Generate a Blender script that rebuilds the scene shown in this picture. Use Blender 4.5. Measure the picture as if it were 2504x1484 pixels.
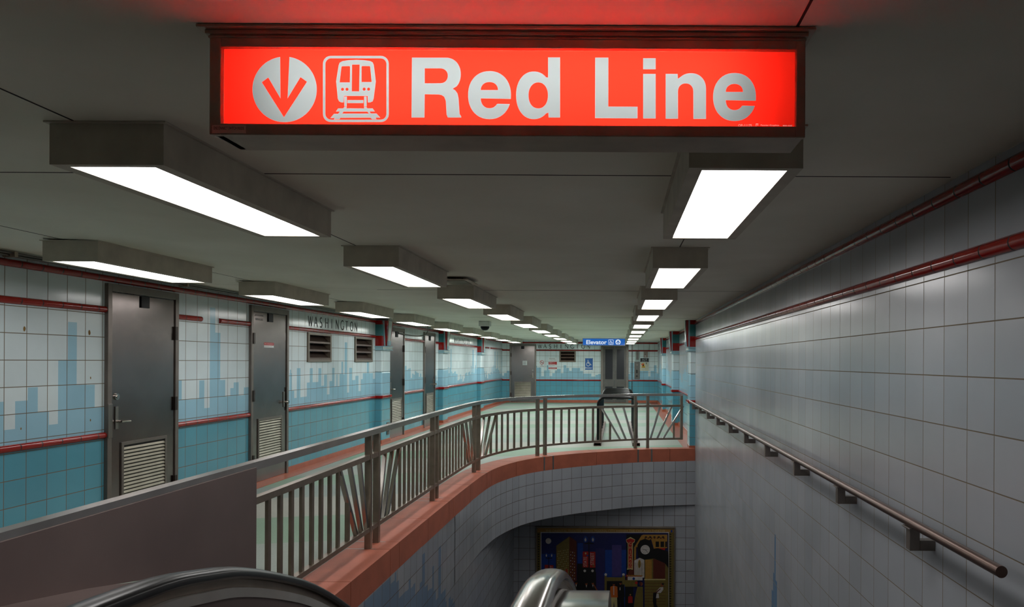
import bpy, math, random
from mathutils import Vector, Matrix
random.seed(7)
D = bpy.data
for o in list(D.objects): D.objects.remove(o)
SC = bpy.context.scene
COL = SC.collection

# ------------------------------------------------------------------ camera, world, exposure
F = 1797.0; U0 = 1513.0; V0 = 884.0; EYE = 1.58; ROLL = 0.00524
cam = D.cameras.new('camera'); camo = D.objects.new('camera', cam); COL.objects.link(camo)
camo.location = (0, 0, EYE); camo.rotation_euler = (math.pi/2, -ROLL, 0)
cam.sensor_width = 36; cam.lens = F/2504*36
cam.shift_x = -(U0-1252)/2504; cam.shift_y = (V0-742)/2504
cam.clip_start = 0.05; cam.clip_end = 200
SC.camera = camo
SC.view_settings.view_transform = 'Standard'; SC.view_settings.look = 'None'
SC.view_settings.exposure = 0.0; SC.view_settings.gamma = 1.0; SC.view_settings.use_curve_mapping = False
w = D.worlds.new('world'); SC.world = w; w.use_nodes = True
w.node_tree.nodes['Background'].inputs[0].default_value = (0.5, 0.55, 0.6, 1)
w.node_tree.nodes['Background'].inputs[1].default_value = 0.0
LAMP = 12.2          # radiance of the ceiling light diffusers
CEIL = 2.34
LAMP_Y = [2.355+2.515*k for k in range(10)]
ROWS = [(-3.64, 'left'), (-1.645, 'middle'), (0.405, 'right')]

# ------------------------------------------------------------------ helpers
def wp(u, v, Z):
    du, dv = u-U0, v-V0
    return ((du+dv*ROLL)*Z/F, EYE-(dv-du*ROLL)*Z/F)

def lin(c):
    out = []
    for x in c:
        x /= 255.0
        out.append(x/12.92 if x <= 0.04045 else ((x+0.055)/1.055)**2.4)
    return (out[0], out[1], out[2], 1)

class Fr:                                    # wall frame: s along, n into the room, z up
    def __init__(s, O, d):
        s.O = Vector(O); s.d = Vector(d).normalized(); s.n = -(Vector((0,0,1)).cross(s.d))
    def __call__(s, a, n, z):
        return s.O + s.d*a + s.n*n + Vector((0,0,z))
WORLD = Fr((0,0,0), (1,0,0)); WORLD.n = Vector((0,1,0))
LEFT = Fr((-4.74,0,0), (0.0095,1,0))
FAR = Fr((0,28.2,0), (1,0,0))
RIGHT = Fr((1.38,0,0), (0,-1,0))
RIGHT2 = Fr((1.50,0,0), (0,-1,0))
SLEFT = Fr((-1.865,0,0), (0,1,0))
END = Fr((0,13.2,0), (1,0,0))

def lw(u, v):                                # pixel on the left wall -> (s, z)
    Z = 4.74/((U0-u)/F+0.0095)
    return Z, EYE-((v-V0)+(U0-u)*ROLL)*Z/F
def fw(u, v):
    return wp(u, v, 28.2)

class MB:
    def __init__(s): s.v = []; s.f = []; s.m = []; s.uv = []; s.sm = []
    def face(s, pts, mi=0, uv=None, sm=False):
        i = len(s.v); s.v += [tuple(p) for p in pts]; s.f.append(list(range(i, i+len(pts)))); s.m.append(mi)
        s.uv.append(uv if uv else [(p[0], p[2]) for p in s.v[i:]]); s.sm.append(sm)
    def quad(s, T, a0, a1, z0, z1, n=0, mi=0):
        s.face([T(a0,n,z0), T(a1,n,z0), T(a1,n,z1), T(a0,n,z1)], mi, [(a0,z0),(a1,z0),(a1,z1),(a0,z1)])
    def box(s, T, a0, a1, n0, n1, z0, z1, mi=0, uv0=0.0):
        p = lambda a, n, z: T(a, n, z)
        i = len(s.v)
        P = [(a0,n0,z0),(a1,n0,z0),(a1,n1,z0),(a0,n1,z0),(a0,n0,z1),(a1,n0,z1),(a1,n1,z1),(a0,n1,z1)]
        s.v += [tuple(p(*q)) for q in P]
        fs = [((0,3,2,1),'an'),((4,5,6,7),'an'),((0,1,5,4),'az'),((2,3,7,6),'az'),((1,2,6,5),'nz'),((3,0,4,7),'nz')]
        flip = (T(1,0,0)-T(0,0,0)).cross(T(0,1,0)-T(0,0,0)).z < 0
        for f, k in fs:
            uv = [{'an':(P[j][0],P[j][1]),'az':(P[j][0],P[j][2]),'nz':(P[j][1]+uv0,P[j][2])}[k] for j in f]
            f = list(f)
            if flip: f.reverse(); uv.reverse()
            s.f.append([i+j for j in f]); s.m.append(mi); s.uv.append(uv); s.sm.append(False)
    def sweep(s, path, prof, mi=0, side=None, caps=True, sm=True, closed=True, uvz=None):
        n = len(path); rings = []; L = 0; k = len(prof)
        for i, p in enumerate(path):
            p = Vector(p)
            t = (Vector(path[min(i+1,n-1)])-Vector(path[max(i-1,0)])).normalized()
            a = side.copy() if side else t.cross(Vector((0,0,1))).normalized()
            b = a.cross(t).normalized()
            sc = 1.0
            if 0 < i < n-1:
                t1 = (p-Vector(path[i-1])).normalized(); c = max(0.5, t.dot(t1)); sc = 1/c
            if i: L += (p-Vector(path[i-1])).length
            rings.append(([p + (a*q[0]*(sc if not side else 1) + b*q[1]*(sc if side else 1)) for q in prof], L))
        for i in range(n-1):
            for j in range(k if closed else k-1):
                j2 = (j+1) % k
                (r0, l0), (r1, l1) = rings[i], rings[i+1]
                v0 = j/k; v1 = (j+1)/k
                if uvz: v0, v1 = prof[j][1], prof[j2][1]
                s.face([r0[j], r1[j], r1[j2], r0[j2]], mi, [(l0,v0),(l1,v0),(l1,v1),(l0,v1)], sm)
        if caps:
            s.face(list(reversed(rings[0][0])), mi); s.face(rings[-1][0], mi)
    def tube(s, path, r, mi=0, k=12, sm=True, side=None):
        s.sweep(path, [(r*math.cos(2*math.pi*j/k), r*math.sin(2*math.pi*j/k)) for j in range(k)], mi, sm=sm, side=side)
    def disc(s, c, ax, r, h, mi=0, k=20, r2=None):   # cylinder / cone along axis
        c = Vector(c); ax = Vector(ax).normalized(); r2 = r if r2 is None else r2
        u = ax.orthogonal().normalized(); v = ax.cross(u)
        A = [c+(u*math.cos(2*math.pi*j/k)+v*math.sin(2*math.pi*j/k))*r for j in range(k)]
        B = [c+ax*h+(u*math.cos(2*math.pi*j/k)+v*math.sin(2*math.pi*j/k))*r2 for j in range(k)]
        for j in range(k): s.face([A[j], A[(j+1)%k], B[(j+1)%k], B[j]], mi, sm=True)
        s.face(list(reversed(A)), mi); s.face(B, mi)
    def flat(s, geo, T, a, z, n, mi=0, sc=1.0, hs=1.0):
        vs, fs = geo; i = len(s.v)
        s.v += [tuple(T(a+x*sc*hs, n, z+y*sc)) for x, y in vs]
        for f in fs:
            s.f.append([i+j for j in f]); s.m.append(mi); s.uv.append([vs[j] for j in f]); s.sm.append(False)
    def build(s, name, mats, parent=None, bevel=0, merge=False):
        me = D.meshes.new(name); me.from_pydata(s.v, [], s.f)
        mats = mats if isinstance(mats, (list, tuple)) else [mats]
        for m in mats: me.materials.append(m)
        uvl = me.uv_layers.new(name='UVMap'); li = 0
        for fi, p in enumerate(me.polygons):
            p.material_index = s.m[fi]; p.use_smooth = s.sm[fi]
            for q in s.uv[fi]: uvl.data[li].uv = q; li += 1
        if merge or any(s.sm):
            import bmesh
            bm = bmesh.new(); bm.from_mesh(me); bmesh.ops.remove_doubles(bm, verts=bm.verts, dist=1e-5)
            if not merge: bmesh.ops.recalc_face_normals(bm, faces=bm.faces)
            bm.to_mesh(me); bm.free()
            if any(s.sm):
                me.set_sharp_from_angle(angle=math.radians(40)) if hasattr(me, 'set_sharp_from_angle') else None
        o = D.objects.new(name, me); COL.objects.link(o)
        if parent:
            o.parent = parent; o.matrix_parent_inverse = parent.matrix_world.inverted()
        if bevel:
            b = o.modifiers.new('bevel', 'BEVEL'); b.width = bevel; b.segments = 2; b.limit_method = 'ANGLE'
        return o

def tag(o, label=None, cat=None, group=None, kind=None):
    if label: o['label'] = label
    if cat: o['category'] = cat
    if group: o['group'] = group
    if kind: o['kind'] = kind
    return o
def thing(name, label, cat, loc, group=None, kind=None):
    o = D.objects.new(name, None); COL.objects.link(o); o.location = loc; o.empty_display_size = 0.1
    o.matrix_world = Matrix.Translation(Vector(loc))
    return tag(o, label, cat, group, kind)
def dup(root, loc, label):
    r = root.copy(); COL.objects.link(r); r.location = loc; r['label'] = label
    for ch in root.children:
        c = ch.copy(); COL.objects.link(c); c.parent = r
    return r

def geo_from(obj):
    COL.objects.link(obj); dg = bpy.context.evaluated_depsgraph_get(); dg.update()
    me = D.meshes.new_from_object(obj.evaluated_get(dg))
    g = ([(v.co.x, v.co.y) for v in me.vertices], [list(p.vertices) for p in me.polygons])
    D.meshes.remove(me); D.objects.remove(obj); return g
def loops_geo(loops):
    cu = D.curves.new('shape', 'CURVE'); cu.dimensions = '2D'; cu.fill_mode = 'BOTH'
    for lp in loops:
        sp = cu.splines.new('POLY'); sp.points.add(len(lp)-1)
        for i, (x, y) in enumerate(lp): sp.points[i].co = (x, y, 0, 1)
        sp.use_cyclic_u = True
    return geo_from(D.objects.new('shape', cu))
TG = {}
def text_geo(s, bold=0.0, align='CENTER'):
    k = (s, bold, align)
    if k not in TG:
        cu = D.curves.new('text', 'FONT'); cu.body = s; cu.align_x = align; cu.align_y = 'CENTER'; cu.offset = bold; cu.resolution_u = 4
        TG[k] = geo_from(D.objects.new('text', cu))
    return TG[k]
def fit_text(mb, s, T, a0, a1, z0, z1, n, mi, bold=0.0):     # text stretched into a rectangle
    vs, fs = text_geo(s, bold)
    xs = [p[0] for p in vs]; ys = [p[1] for p in vs]
    x0, x1, y0, y1 = min(xs), max(xs), min(ys), max(ys)
    g = ([((x-x0)/(x1-x0)*(a1-a0)+a0, (y-y0)/(y1-y0)*(z1-z0)+z0) for x, y in vs], fs)
    mb.flat(g, T, 0, 0, n, mi)

# ------------------------------------------------------------------ materials
def nm(name):
    m = D.materials.new(name); m.use_nodes = True; nt = m.node_tree
    return m, nt, nt.nodes['Principled BSDF']
def mat(name, rgb, rough=0.5, metal=0.0, var=0.12, scale=6.0, bump=0.0, bscale=60.0, stretch=None, spec=0.5, coat=0.0):
    m, nt, b = nm(name); N, L = nt.nodes, nt.links
    b.inputs['Roughness'].default_value = rough; b.inputs['Metallic'].default_value = metal
    b.inputs['Specular IOR Level'].default_value = spec; b.inputs['Coat Weight'].default_value = coat
    c = lin(rgb)
    tc = N.new('ShaderNodeTexCoord'); mp = N.new('ShaderNodeMapping'); L.new(tc.outputs['Object'], mp.inputs['Vector'])
    if stretch: mp.inputs['Scale'].default_value = stretch
    no = N.new('ShaderNodeTexNoise'); no.inputs['Scale'].default_value = scale; no.inputs['Detail'].default_value = 5
    L.new(mp.outputs[0], no.inputs['Vector'])
    r = N.new('ShaderNodeValToRGB'); L.new(no.outputs['Fac'], r.inputs[0])
    r.color_ramp.elements[0].position = 0.3; r.color_ramp.elements[1].position = 0.7
    r.color_ramp.elements[0].color = (c[0]*(1-var), c[1]*(1-var), c[2]*(1-var), 1)
    r.color_ramp.elements[1].color = (min(1,c[0]*(1+var)), min(1,c[1]*(1+var)), min(1,c[2]*(1+var)), 1)
    L.new(r.outputs[0], b.inputs['Base Color'])
    if bump:
        n2 = N.new('ShaderNodeTexNoise'); n2.inputs['Scale'].default_value = bscale; n2.inputs['Detail'].default_value = 3
        L.new(mp.outputs[0], n2.inputs['Vector'])
        bp = N.new('ShaderNodeBump'); bp.inputs['Strength'].default_value = bump; bp.inputs['Distance'].default_value = 0.01
        L.new(n2.outputs['Fac'], bp.inputs['Height']); L.new(bp.outputs[0], b.inputs['Normal'])
    return m
def tile(name, rgb, w=0.21, h=0.21, s0=0.0, z0=0.0, mortar=(105,92,74), ms=0.0035, rough=0.16, var=0.05, warp=0.012, off=0.0):
    m, nt, b = nm(name); N, L = nt.nodes, nt.links
    b.inputs['Roughness'].default_value = rough
    uv = N.new('ShaderNodeUVMap'); mp = N.new('ShaderNodeMapping')
    L.new(uv.outputs[0], mp.inputs['Vector']); mp.inputs['Location'].default_value = (-s0+ms*0, -z0, 0)
    br = N.new('ShaderNodeTexBrick'); br.offset = off; br.squash = 1.0
    for k, v in (('Scale',1.0),('Mortar Size',ms),('Mortar Smooth',0.25),('Bias',0.0),('Brick Width',w),('Row Height',h)):
        br.inputs[k].default_value = v
    c = lin(rgb)
    br.inputs['Color1'].default_value = (c[0]*(1-var),c[1]*(1-var*0.8),c[2]*(1-var*0.6),1)
    br.inputs['Color2'].default_value = (min(1,c[0]*(1+var)),min(1,c[1]*(1+var)),min(1,c[2]*(1+var)),1)
    br.inputs['Mortar'].default_value = lin(mortar)
    L.new(mp.outputs[0], br.inputs['Vector'])
    # wear: slight grime
    no = N.new('ShaderNodeTexNoise'); no.inputs['Scale'].default_value = 1.3; no.inputs['Detail'].default_value = 6
    L.new(uv.outputs[0], no.inputs['Vector'])
    mr = N.new('ShaderNodeMapRange'); mr.inputs[1].default_value = 0.3; mr.inputs[2].default_value = 0.7
    mr.inputs[3].default_value = 0.9; mr.inputs[4].default_value = 1.05; L.new(no.outputs['Fac'], mr.inputs[0])
    mx = N.new('ShaderNodeMix'); mx.data_type = 'RGBA'; mx.blend_type = 'MULTIPLY'; mx.inputs[0].default_value = 1.0
    L.new(br.outputs['Color'], mx.inputs[6]); L.new(mr.outputs[0], mx.inputs[7]); L.new(mx.outputs[2], b.inputs['Base Color'])
    rr = N.new('ShaderNodeMapRange'); rr.inputs[3].default_value = rough; rr.inputs[4].default_value = 0.8
    L.new(br.outputs['Fac'], rr.inputs[0]); L.new(rr.outputs[0], b.inputs['Roughness'])
    inv = N.new('ShaderNodeMath'); inv.operation = 'SUBTRACT'; inv.inputs[0].default_value = 1.0; L.new(br.outputs['Fac'], inv.inputs[1])
    nz = N.new('ShaderNodeTexNoise'); nz.inputs['Scale'].default_value = 9.0; nz.inputs['Detail'].default_value = 1; L.new(uv.outputs[0], nz.inputs['Vector'])
    ad = N.new('ShaderNodeMath'); ad.operation = 'MULTIPLY_ADD'; L.new(nz.outputs['Fac'], ad.inputs[0]); ad.inputs[1].default_value = 0.35; L.new(inv.outputs[0], ad.inputs[2])
    bp = N.new('ShaderNodeBump'); bp.inputs['Strength'].default_value = 0.5; bp.inputs['Distance'].default_value = 0.003
    L.new(ad.outputs[0], bp.inputs['Height']); L.new(bp.outputs[0], b.inputs['Normal'])
    return m
def emis(name, rgb, st):
    m, nt, b = nm(name); N, L = nt.nodes, nt.links
    no = N.new('ShaderNodeTexNoise'); no.inputs['Scale'].default_value = 2.0
    r = N.new('ShaderNodeValToRGB'); c = lin(rgb)
    r.color_ramp.elements[0].color = (c[0]*0.97,c[1]*0.97,c[2]*0.97,1); r.color_ramp.elements[1].color = c
    L.new(no.outputs['Fac'], r.inputs[0]); L.new(r.outputs[0], b.inputs['Emission Color'])
    b.inputs['Emission Strength'].default_value = st; b.inputs['Base Color'].default_value = (0.05,0.05,0.05,1)
    b.inputs['Roughness'].default_value = 0.4
    return m

WHITE = (204,216,219); LBLUE = (150,190,208); MBLUE = (88,152,170)
G = 5.60
t_lw = tile('white_tile_left', WHITE, s0=5.605, z0=1.567)
t_ll = tile('pale_blue_tile_left', LBLUE, s0=5.605, z0=1.567)
t_lm = tile('blue_tile_left', MBLUE, s0=5.605, z0=0.636)
t_lb = tile('white_band_tile_left', WHITE, h=4.0, s0=5.605, z0=-1.0)
t_fw = tile('white_tile_far', (222,232,233), s0=-3.033, z0=1.577, ms=0.004)
t_fl = tile('pale_blue_tile_far', LBLUE, s0=-3.033, z0=1.577, ms=0.004)
t_fm = tile('blue_tile_far', MBLUE, s0=-3.033, z0=0.63, ms=0.004)
t_fb = tile('white_band_tile_far', (222,232,233), h=4.0, s0=-3.033, z0=-1.0, ms=0.004)
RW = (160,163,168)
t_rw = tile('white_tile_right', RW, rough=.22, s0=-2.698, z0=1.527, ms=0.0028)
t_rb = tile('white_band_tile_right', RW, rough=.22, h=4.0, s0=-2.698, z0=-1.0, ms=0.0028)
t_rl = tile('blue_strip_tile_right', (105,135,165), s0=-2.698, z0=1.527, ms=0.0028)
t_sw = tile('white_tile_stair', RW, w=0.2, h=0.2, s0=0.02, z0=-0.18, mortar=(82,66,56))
t_sl = tile('blue_tile_stair', (124,144,166), w=0.2, h=0.2, s0=0.02, z0=-0.18, mortar=(82,66,56))
t_pw = tile('white_pilaster_tile', WHITE, w=0.4, h=0.21, s0=0, z0=1.567)
t_pl = tile('pale_blue_pilaster_tile', LBLUE, w=0.4, h=0.21, s0=0, z0=1.567)
t_pm = tile('blue_pilaster_tile', MBLUE, w=0.4, h=0.21, s0=0, z0=0.636)
red = tile('red_glazed_tile', (140,20,12), w=0.21, h=40, s0=5.605, z0=-20, mortar=(24,6,6), rough=0.14, ms=0.005)
redp = mat('red_glaze', (134,16,12), 0.13, var=0.1)
teal = mat('teal_glaze', (48,112,118), 0.15, var=0.08)
paleb = mat('pale_blue_glaze', (140,172,182), 0.15, var=0.06)
palew = mat('pale_white_glaze', (170,184,180), 0.2, var=0.05)
terra = mat('terracotta_stone', (166,90,66), 0.6, var=0.12, scale=5, bump=0.15, bscale=120)
terra2 = mat('terracotta_floor', (160,88,64), 0.35, var=0.12, scale=8)
joint = mat('dark_joint', (40,28,24), 0.8)
strip = mat('metal_strip', (135,135,130), 0.35, 1.0)
steel = mat('brushed_steel', (150,142,136), 0.3, 1.0, var=0.12, scale=4, bump=0.05, bscale=30, stretch=(6,6,0.6))
doorst = mat('door_steel', (128,120,118), 0.24, 1.0, var=0.12, scale=2, bump=0.4, bscale=2.4)
framest = mat('door_frame_steel', (124,116,110), 0.42, 0.8, var=0.12)
railst = mat('railing_steel', (140,127,114), 0.36, 0.8, var=0.14, scale=10)
toprail = mat('top_rail_steel', (178,172,168), 0.26, 1.0)
polish = mat('polished_steel', (188,182,176), 0.16, 1.0, var=0.08)
panelst = mat('panel_steel', (128,112,108), 0.42, 0.6, var=0.14, scale=1.6)
bronze = mat('dark_bronze', (165,150,134), 0.45, 0.3, var=0.15, scale=9)
lampm = mat('lamp_housing', (188,181,166), 0.65, 0.0, var=0.14, scale=7)
dark = mat('dark_void', (22,20,20), 0.8)
blade = mat('vent_blade', (98,80,72), 0.4, 0.8)
louv = mat('louvre_steel', (146,140,126), 0.35, 0.8)
ventm = mat('vent_bronze', (112,102,90), 0.45, 0.4)
hinge = mat('dark_hinge', (60,52,48), 0.4, 0.8)
black = mat('black_rubber', (9,9,11), 0.28, spec=0.22, var=0.2)
blackp = mat('black_paint', (10,10,12), 0.3, var=0.2, spec=0.3)
inkm = mat('black_ink', (20,20,22), 0.6)
bluep = mat('sign_blue', (10,92,168), 0.4, var=0.04)
whitep = mat('sign_white', (215,218,218), 0.4, var=0.03)
redink = mat('sign_red', (178,28,30), 0.4, var=0.04)
yelp = mat('sign_yellow', (226,176,40), 0.4, var=0.04)
orng = mat('sign_orange', (214,92,24), 0.4, var=0.04)
conc = mat('stair_concrete', (110,108,104), 0.7, var=0.15)
glassd = mat('door_mesh_glass', (44,44,50), 0.25, 0.2, var=0.25, scale=300)
greyp = mat('grey_panel', (98,95,92), 0.4, 0.7)
ceilm, nt, b = nm('ceiling_plaster')
N, L = nt.nodes, nt.links
tc = N.new('ShaderNodeTexCoord'); no = N.new('ShaderNodeTexNoise'); no.inputs['Scale'].default_value = 1.4; no.inputs['Detail'].default_value = 7
L.new(tc.outputs['Object'], no.inputs['Vector']); r = N.new('ShaderNodeValToRGB')
r.color_ramp.elements[0].position = 0.3; r.color_ramp.elements[0].color = lin((216,213,198)); r.color_ramp.elements[1].position = 0.75; r.color_ramp.elements[1].color = lin((230,228,215))
L.new(no.outputs['Fac'], r.inputs[0]); L.new(r.outputs[0], b.inputs['Base Color']); b.inputs['Roughness'].default_value = 0.75
n2 = N.new('ShaderNodeTexNoise'); n2.inputs['Scale'].default_value = 12; n2.inputs['Detail'].default_value = 4
L.new(tc.outputs['Object'], n2.inputs['Vector']); bp = N.new('ShaderNodeBump'); bp.inputs['Strength'].default_value = 0.15; bp.inputs['Distance'].default_value = 0.01
L.new(n2.outputs['Fac'], bp.inputs['Height']); L.new(bp.outputs[0], b.inputs['Normal'])
# terrazzo floor in sweeping bands of cream, grey and green
florm, nt, b = nm('terrazzo_floor'); N, L = nt.nodes, nt.links
tc = N.new('ShaderNodeTexCoord'); mp = N.new('ShaderNodeMapping'); mp.inputs['Rotation'].default_value = (0,0,math.radians(-14))
L.new(tc.outputs['Object'], mp.inputs['Vector'])
wv = N.new('ShaderNodeTexWave'); wv.bands_direction = 'Y'; wv.wave_profile = 'SAW'; wv.inputs['Scale'].default_value = 0.06
wv.inputs['Distortion'].default_value = 3.5; wv.inputs['Detail'].default_value = 0.0; wv.inputs['Detail Scale'].default_value = 0.5
L.new(mp.outputs[0], wv.inputs['Vector']); r = N.new('ShaderNodeValToRGB'); r.color_ramp.interpolation = 'CONSTANT'
cr = r.color_ramp; cr.elements[0].position = 0; cr.elements[0].color = lin((145,154,145)); cr.elements[1].position = 0.2; cr.elements[1].color = lin((124,150,128))
for p, c in ((0.4,(154,155,145)),(0.6,(135,147,140)),(0.75,(133,156,137)),(0.9,(152,157,148))):
    e = cr.elements.new(p); e.color = lin(c)
L.new(wv.outputs['Fac'], r.inputs[0])
vo = N.new('ShaderNodeTexVoronoi'); vo.inputs['Scale'].default_value = 90; L.new(tc.outputs['Object'], vo.inputs['Vector'])
mr = N.new('ShaderNodeMapRange'); mr.inputs[3].default_value = 0.88; mr.inputs[4].default_value = 1.05; L.new(vo.outputs['Distance'], mr.inputs[0])
mx = N.new('ShaderNodeMix'); mx.data_type = 'RGBA'; mx.blend_type = 'MULTIPLY'; mx.inputs[0].default_value = 1
L.new(r.outputs[0], mx.inputs[6]); L.new(mr.outputs[0], mx.inputs[7]); L.new(mx.outputs[2], b.inputs['Base Color']); b.inputs['Roughness'].default_value = 0.5; b.inputs['Specular IOR Level'].default_value = 0.3
LENS = [emis('lamp_diffuser', (255,252,250), LAMP*f) if f <= 1.2 else emis('lamp_diffuser', (249,255,251), LAMP*f) for f in (.88, 1.05, 1.45, 1.95)]
lensm = LENS[0]
TIER = [0,0,1,1,2,2,2,3,3,3]      # diffuser power graded by hand, raised to brighten the far end
# backlit plastic of the big sign: thin translucent sheet lit by the tubes inside the box
def backlit(name, rgb):
    m, nt, b = nm(name); N, L = nt.nodes, nt.links; out = N['Material Output']
    tr = N.new('ShaderNodeBsdfTranslucent'); no = N.new('ShaderNodeTexNoise'); no.inputs['Scale'].default_value = 3
    r = N.new('ShaderNodeValToRGB'); c = rgb
    r.color_ramp.elements[0].color = (c[0]*0.96,c[1]*0.96,c[2]*0.96,1); r.color_ramp.elements[1].color = (*c,1)
    L.new(no.outputs['Fac'], r.inputs[0]); L.new(r.outputs[0], tr.inputs['Color'])
    mx = N.new('ShaderNodeMixShader'); mx.inputs[0].default_value = 0.12
    b.inputs['Base Color'].default_value = (*[x*0.4 for x in c],1); b.inputs['Roughness'].default_value = 0.3
    L.new(tr.outputs[0], mx.inputs[1]); L.new(b.outputs[0], mx.inputs[2]); L.new(mx.outputs[0], out.inputs['Surface'])
    return m
bl_red = backlit('backlit_red', (1.0, 0.021, 0.012)); bl_white = backlit('backlit_white', (0.125, 0.17, 0.21))

# ------------------------------------------------------------------ shell: ceiling
def struct(o): o['kind'] = 'structure'; return o
YB = -2.6
mb = MB()
def cz(x): return CEIL if x > -2.6 else CEIL + (-2.6-x)*0.03
xs = [1.7, -2.6, -4.9]
for a, b_ in zip(xs[:-1], xs[1:]):
    mb.face([(a,YB,cz(a)),(b_,YB,cz(b_)),(b_,28.4,cz(b_)),(a,28.4,cz(a))])
    mb.face([(a,28.4,cz(a)+.2),(b_,28.4,cz(b_)+.2),(b_,YB,cz(b_)+.2),(a,YB,cz(a)+.2)])
cl = struct(mb.build('ceiling', ceilm))
mb = MB()
for y in (3.0, 7.9, 12.8, 17.7, 22.6):
    mb.box(WORLD, -2.6, 1.35, y-.003, y+.003, CEIL-.0015, CEIL+.01)
    mb.face([(-2.6,y-.003,CEIL-.0015),(-2.6,y+.003,CEIL-.0015),(-4.6,y+.003,cz(-4.6)-.0015),(-4.6,y-.003,cz(-4.6)-.0015)])
for x in (-1.745, 0.40):
    mb.box(WORLD, x-.003, x+.003, YB, 28.1, CEIL-.0015, CEIL+.01)
mb.box(WORLD, -3.703, -3.697, YB, 28.1, cz(-3.7)-.0015, cz(-3.7)+.01)
mb.build('joint_line', joint, cl)

# ------------------------------------------------------------------ well edge curve
KEY = [(-1.865,1.4),(-1.865,4),(-1.865,7),(-1.86,8.4),(-1.85,9.3),(-1.83,10.0),(-1.76,10.65),(-1.59,11.25),(-1.37,11.68),(-1.08,12.03),(-.72,12.34),(-.37,12.57),(.42,12.98),(1.38,13.17)]
def catmull(P, step=0.05):
    out = []
    for i in range(len(P)-1):
        p0 = Vector(P[max(i-1,0)]); p1 = Vector(P[i]); p2 = Vector(P[i+1]); p3 = Vector(P[min(i+2,len(P)-1)])
        n = max(2, int((p2-p1).length/step))
        for k in range(n):
            t = k/n
            out.append(0.5*((2*p1)+(p2-p0)*t+(2*p0-5*p1+4*p2-p3)*t*t+(3*p1-p0-3*p2+p3)*t**3))
    out.append(Vector(P[-1])); return out
EDGE = catmull(KEY)
def offset(path, d, taper=None):
    out = []
    for i, p in enumerate(path):
        t = (path[min(i+1,len(path)-1)]-path[max(i-1,0)]).normalized()
        nrm = Vector((-t.y, t.x)); dd = d
        if taper: dd = taper(p)
        out.append(p+nrm*dd)
    return out
tap = lambda p: 0.37 if p.x < -.6 else 0.37-(p.x+.6)/1.98*0.17
INNER = offset(EDGE, 0, tap)
LSW = -4.4                                       # floor level at the foot of the stairs
# floor
mb = MB()
mid = offset(EDGE, 0.1)
pts = [(-4.9,YB),(1.7,YB),(1.7,0.9),(-1.865,0.9)] + [(p.x,p.y) for p in mid[0:]] + [(1.38,13.28),(1.7,13.28),(1.7,28.4),(-4.9,28.4)]
g = loops_geo([[(x,y) for x,y in pts]])
mb.v = [(x,y,0) for x,y in g[0]]; mb.f = g[1]; mb.m = [0]*len(g[1]); mb.sm = [False]*len(g[1]); mb.uv = [[g[0][j] for j in f] for f in g[1]]
mb.face([(1.7,0.9,0),(1.7,0.9,-.3),(-1.865,0.9,-.3),(-1.865,0.9,0)])
fl = struct(mb.build('floor', florm))
# terracotta border on the floor by the walls
mb = MB()
mb.box(LEFT, -2.5, 28.2, 0.0, 0.24, 0, .004); mb.box(LEFT, -2.5, 28.2, 0.0, 0.02, 0, .075)
struct(mb.build('baseboard_left', terra2))
mb = MB(); mb.box(WORLD, 1.2, 1.5, 13.2, 28.2, 0, .004); mb.box(WORLD, 1.48, 1.5, 13.3, 28.2, 0, .1)
struct(mb.build('baseboard_right', terra2))
mb = MB(); mb.box(FAR, -4.47, 1.5, 0, 0.2, 0, .004); mb.box(FAR, -4.47, 1.5, 0, 0.02, 0, .1)
struct(mb.build('baseboard_far', terra2))

# ------------------------------------------------------------------ skyline walls
def sky_wall(name, T, s0, s1, rail, hf, breaks, mats, openings=(), top=CEIL+.06, zlo=0.0, band=None):
    """mats: [white, pale, blue, band]; hf(s)->height of the pale blue silhouette"""
    bs = sorted(set([s0, s1]+[b for b in breaks if s0 < b < s1]+[x for o in openings for x in o[:2]]))
    mb = MB()
    for a, b in zip(bs[:-1], bs[1:]):
        if b-a < 1e-4: continue
        m = (a+b)/2; h = hf(m); bandz = band if band else 9
        zs = sorted(set([zlo, rail, max(rail, min(h, top)), min(bandz, top), top]+[z for o in openings if o[0] <= m <= o[1] for z in o[2:]]))
        for z, z2 in zip(zs[:-1], zs[1:]):
            zm = (z+z2)/2
            if any(o[0] <= m <= o[1] and o[2] <= zm <= o[3] for o in openings): continue
            if zm < rail: k = 2
            elif zm < h: k = 1
            elif zm < bandz: k = 0
            else: k = 3
            mb.quad(T, a, b, z, z2, 0, k)
    return struct(mb.build(name, mats))

def table_fn(table, default):
    def f(s):
        for a, b, h in table:
            if a <= s < b: return h
        return default(s)
    return f
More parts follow.
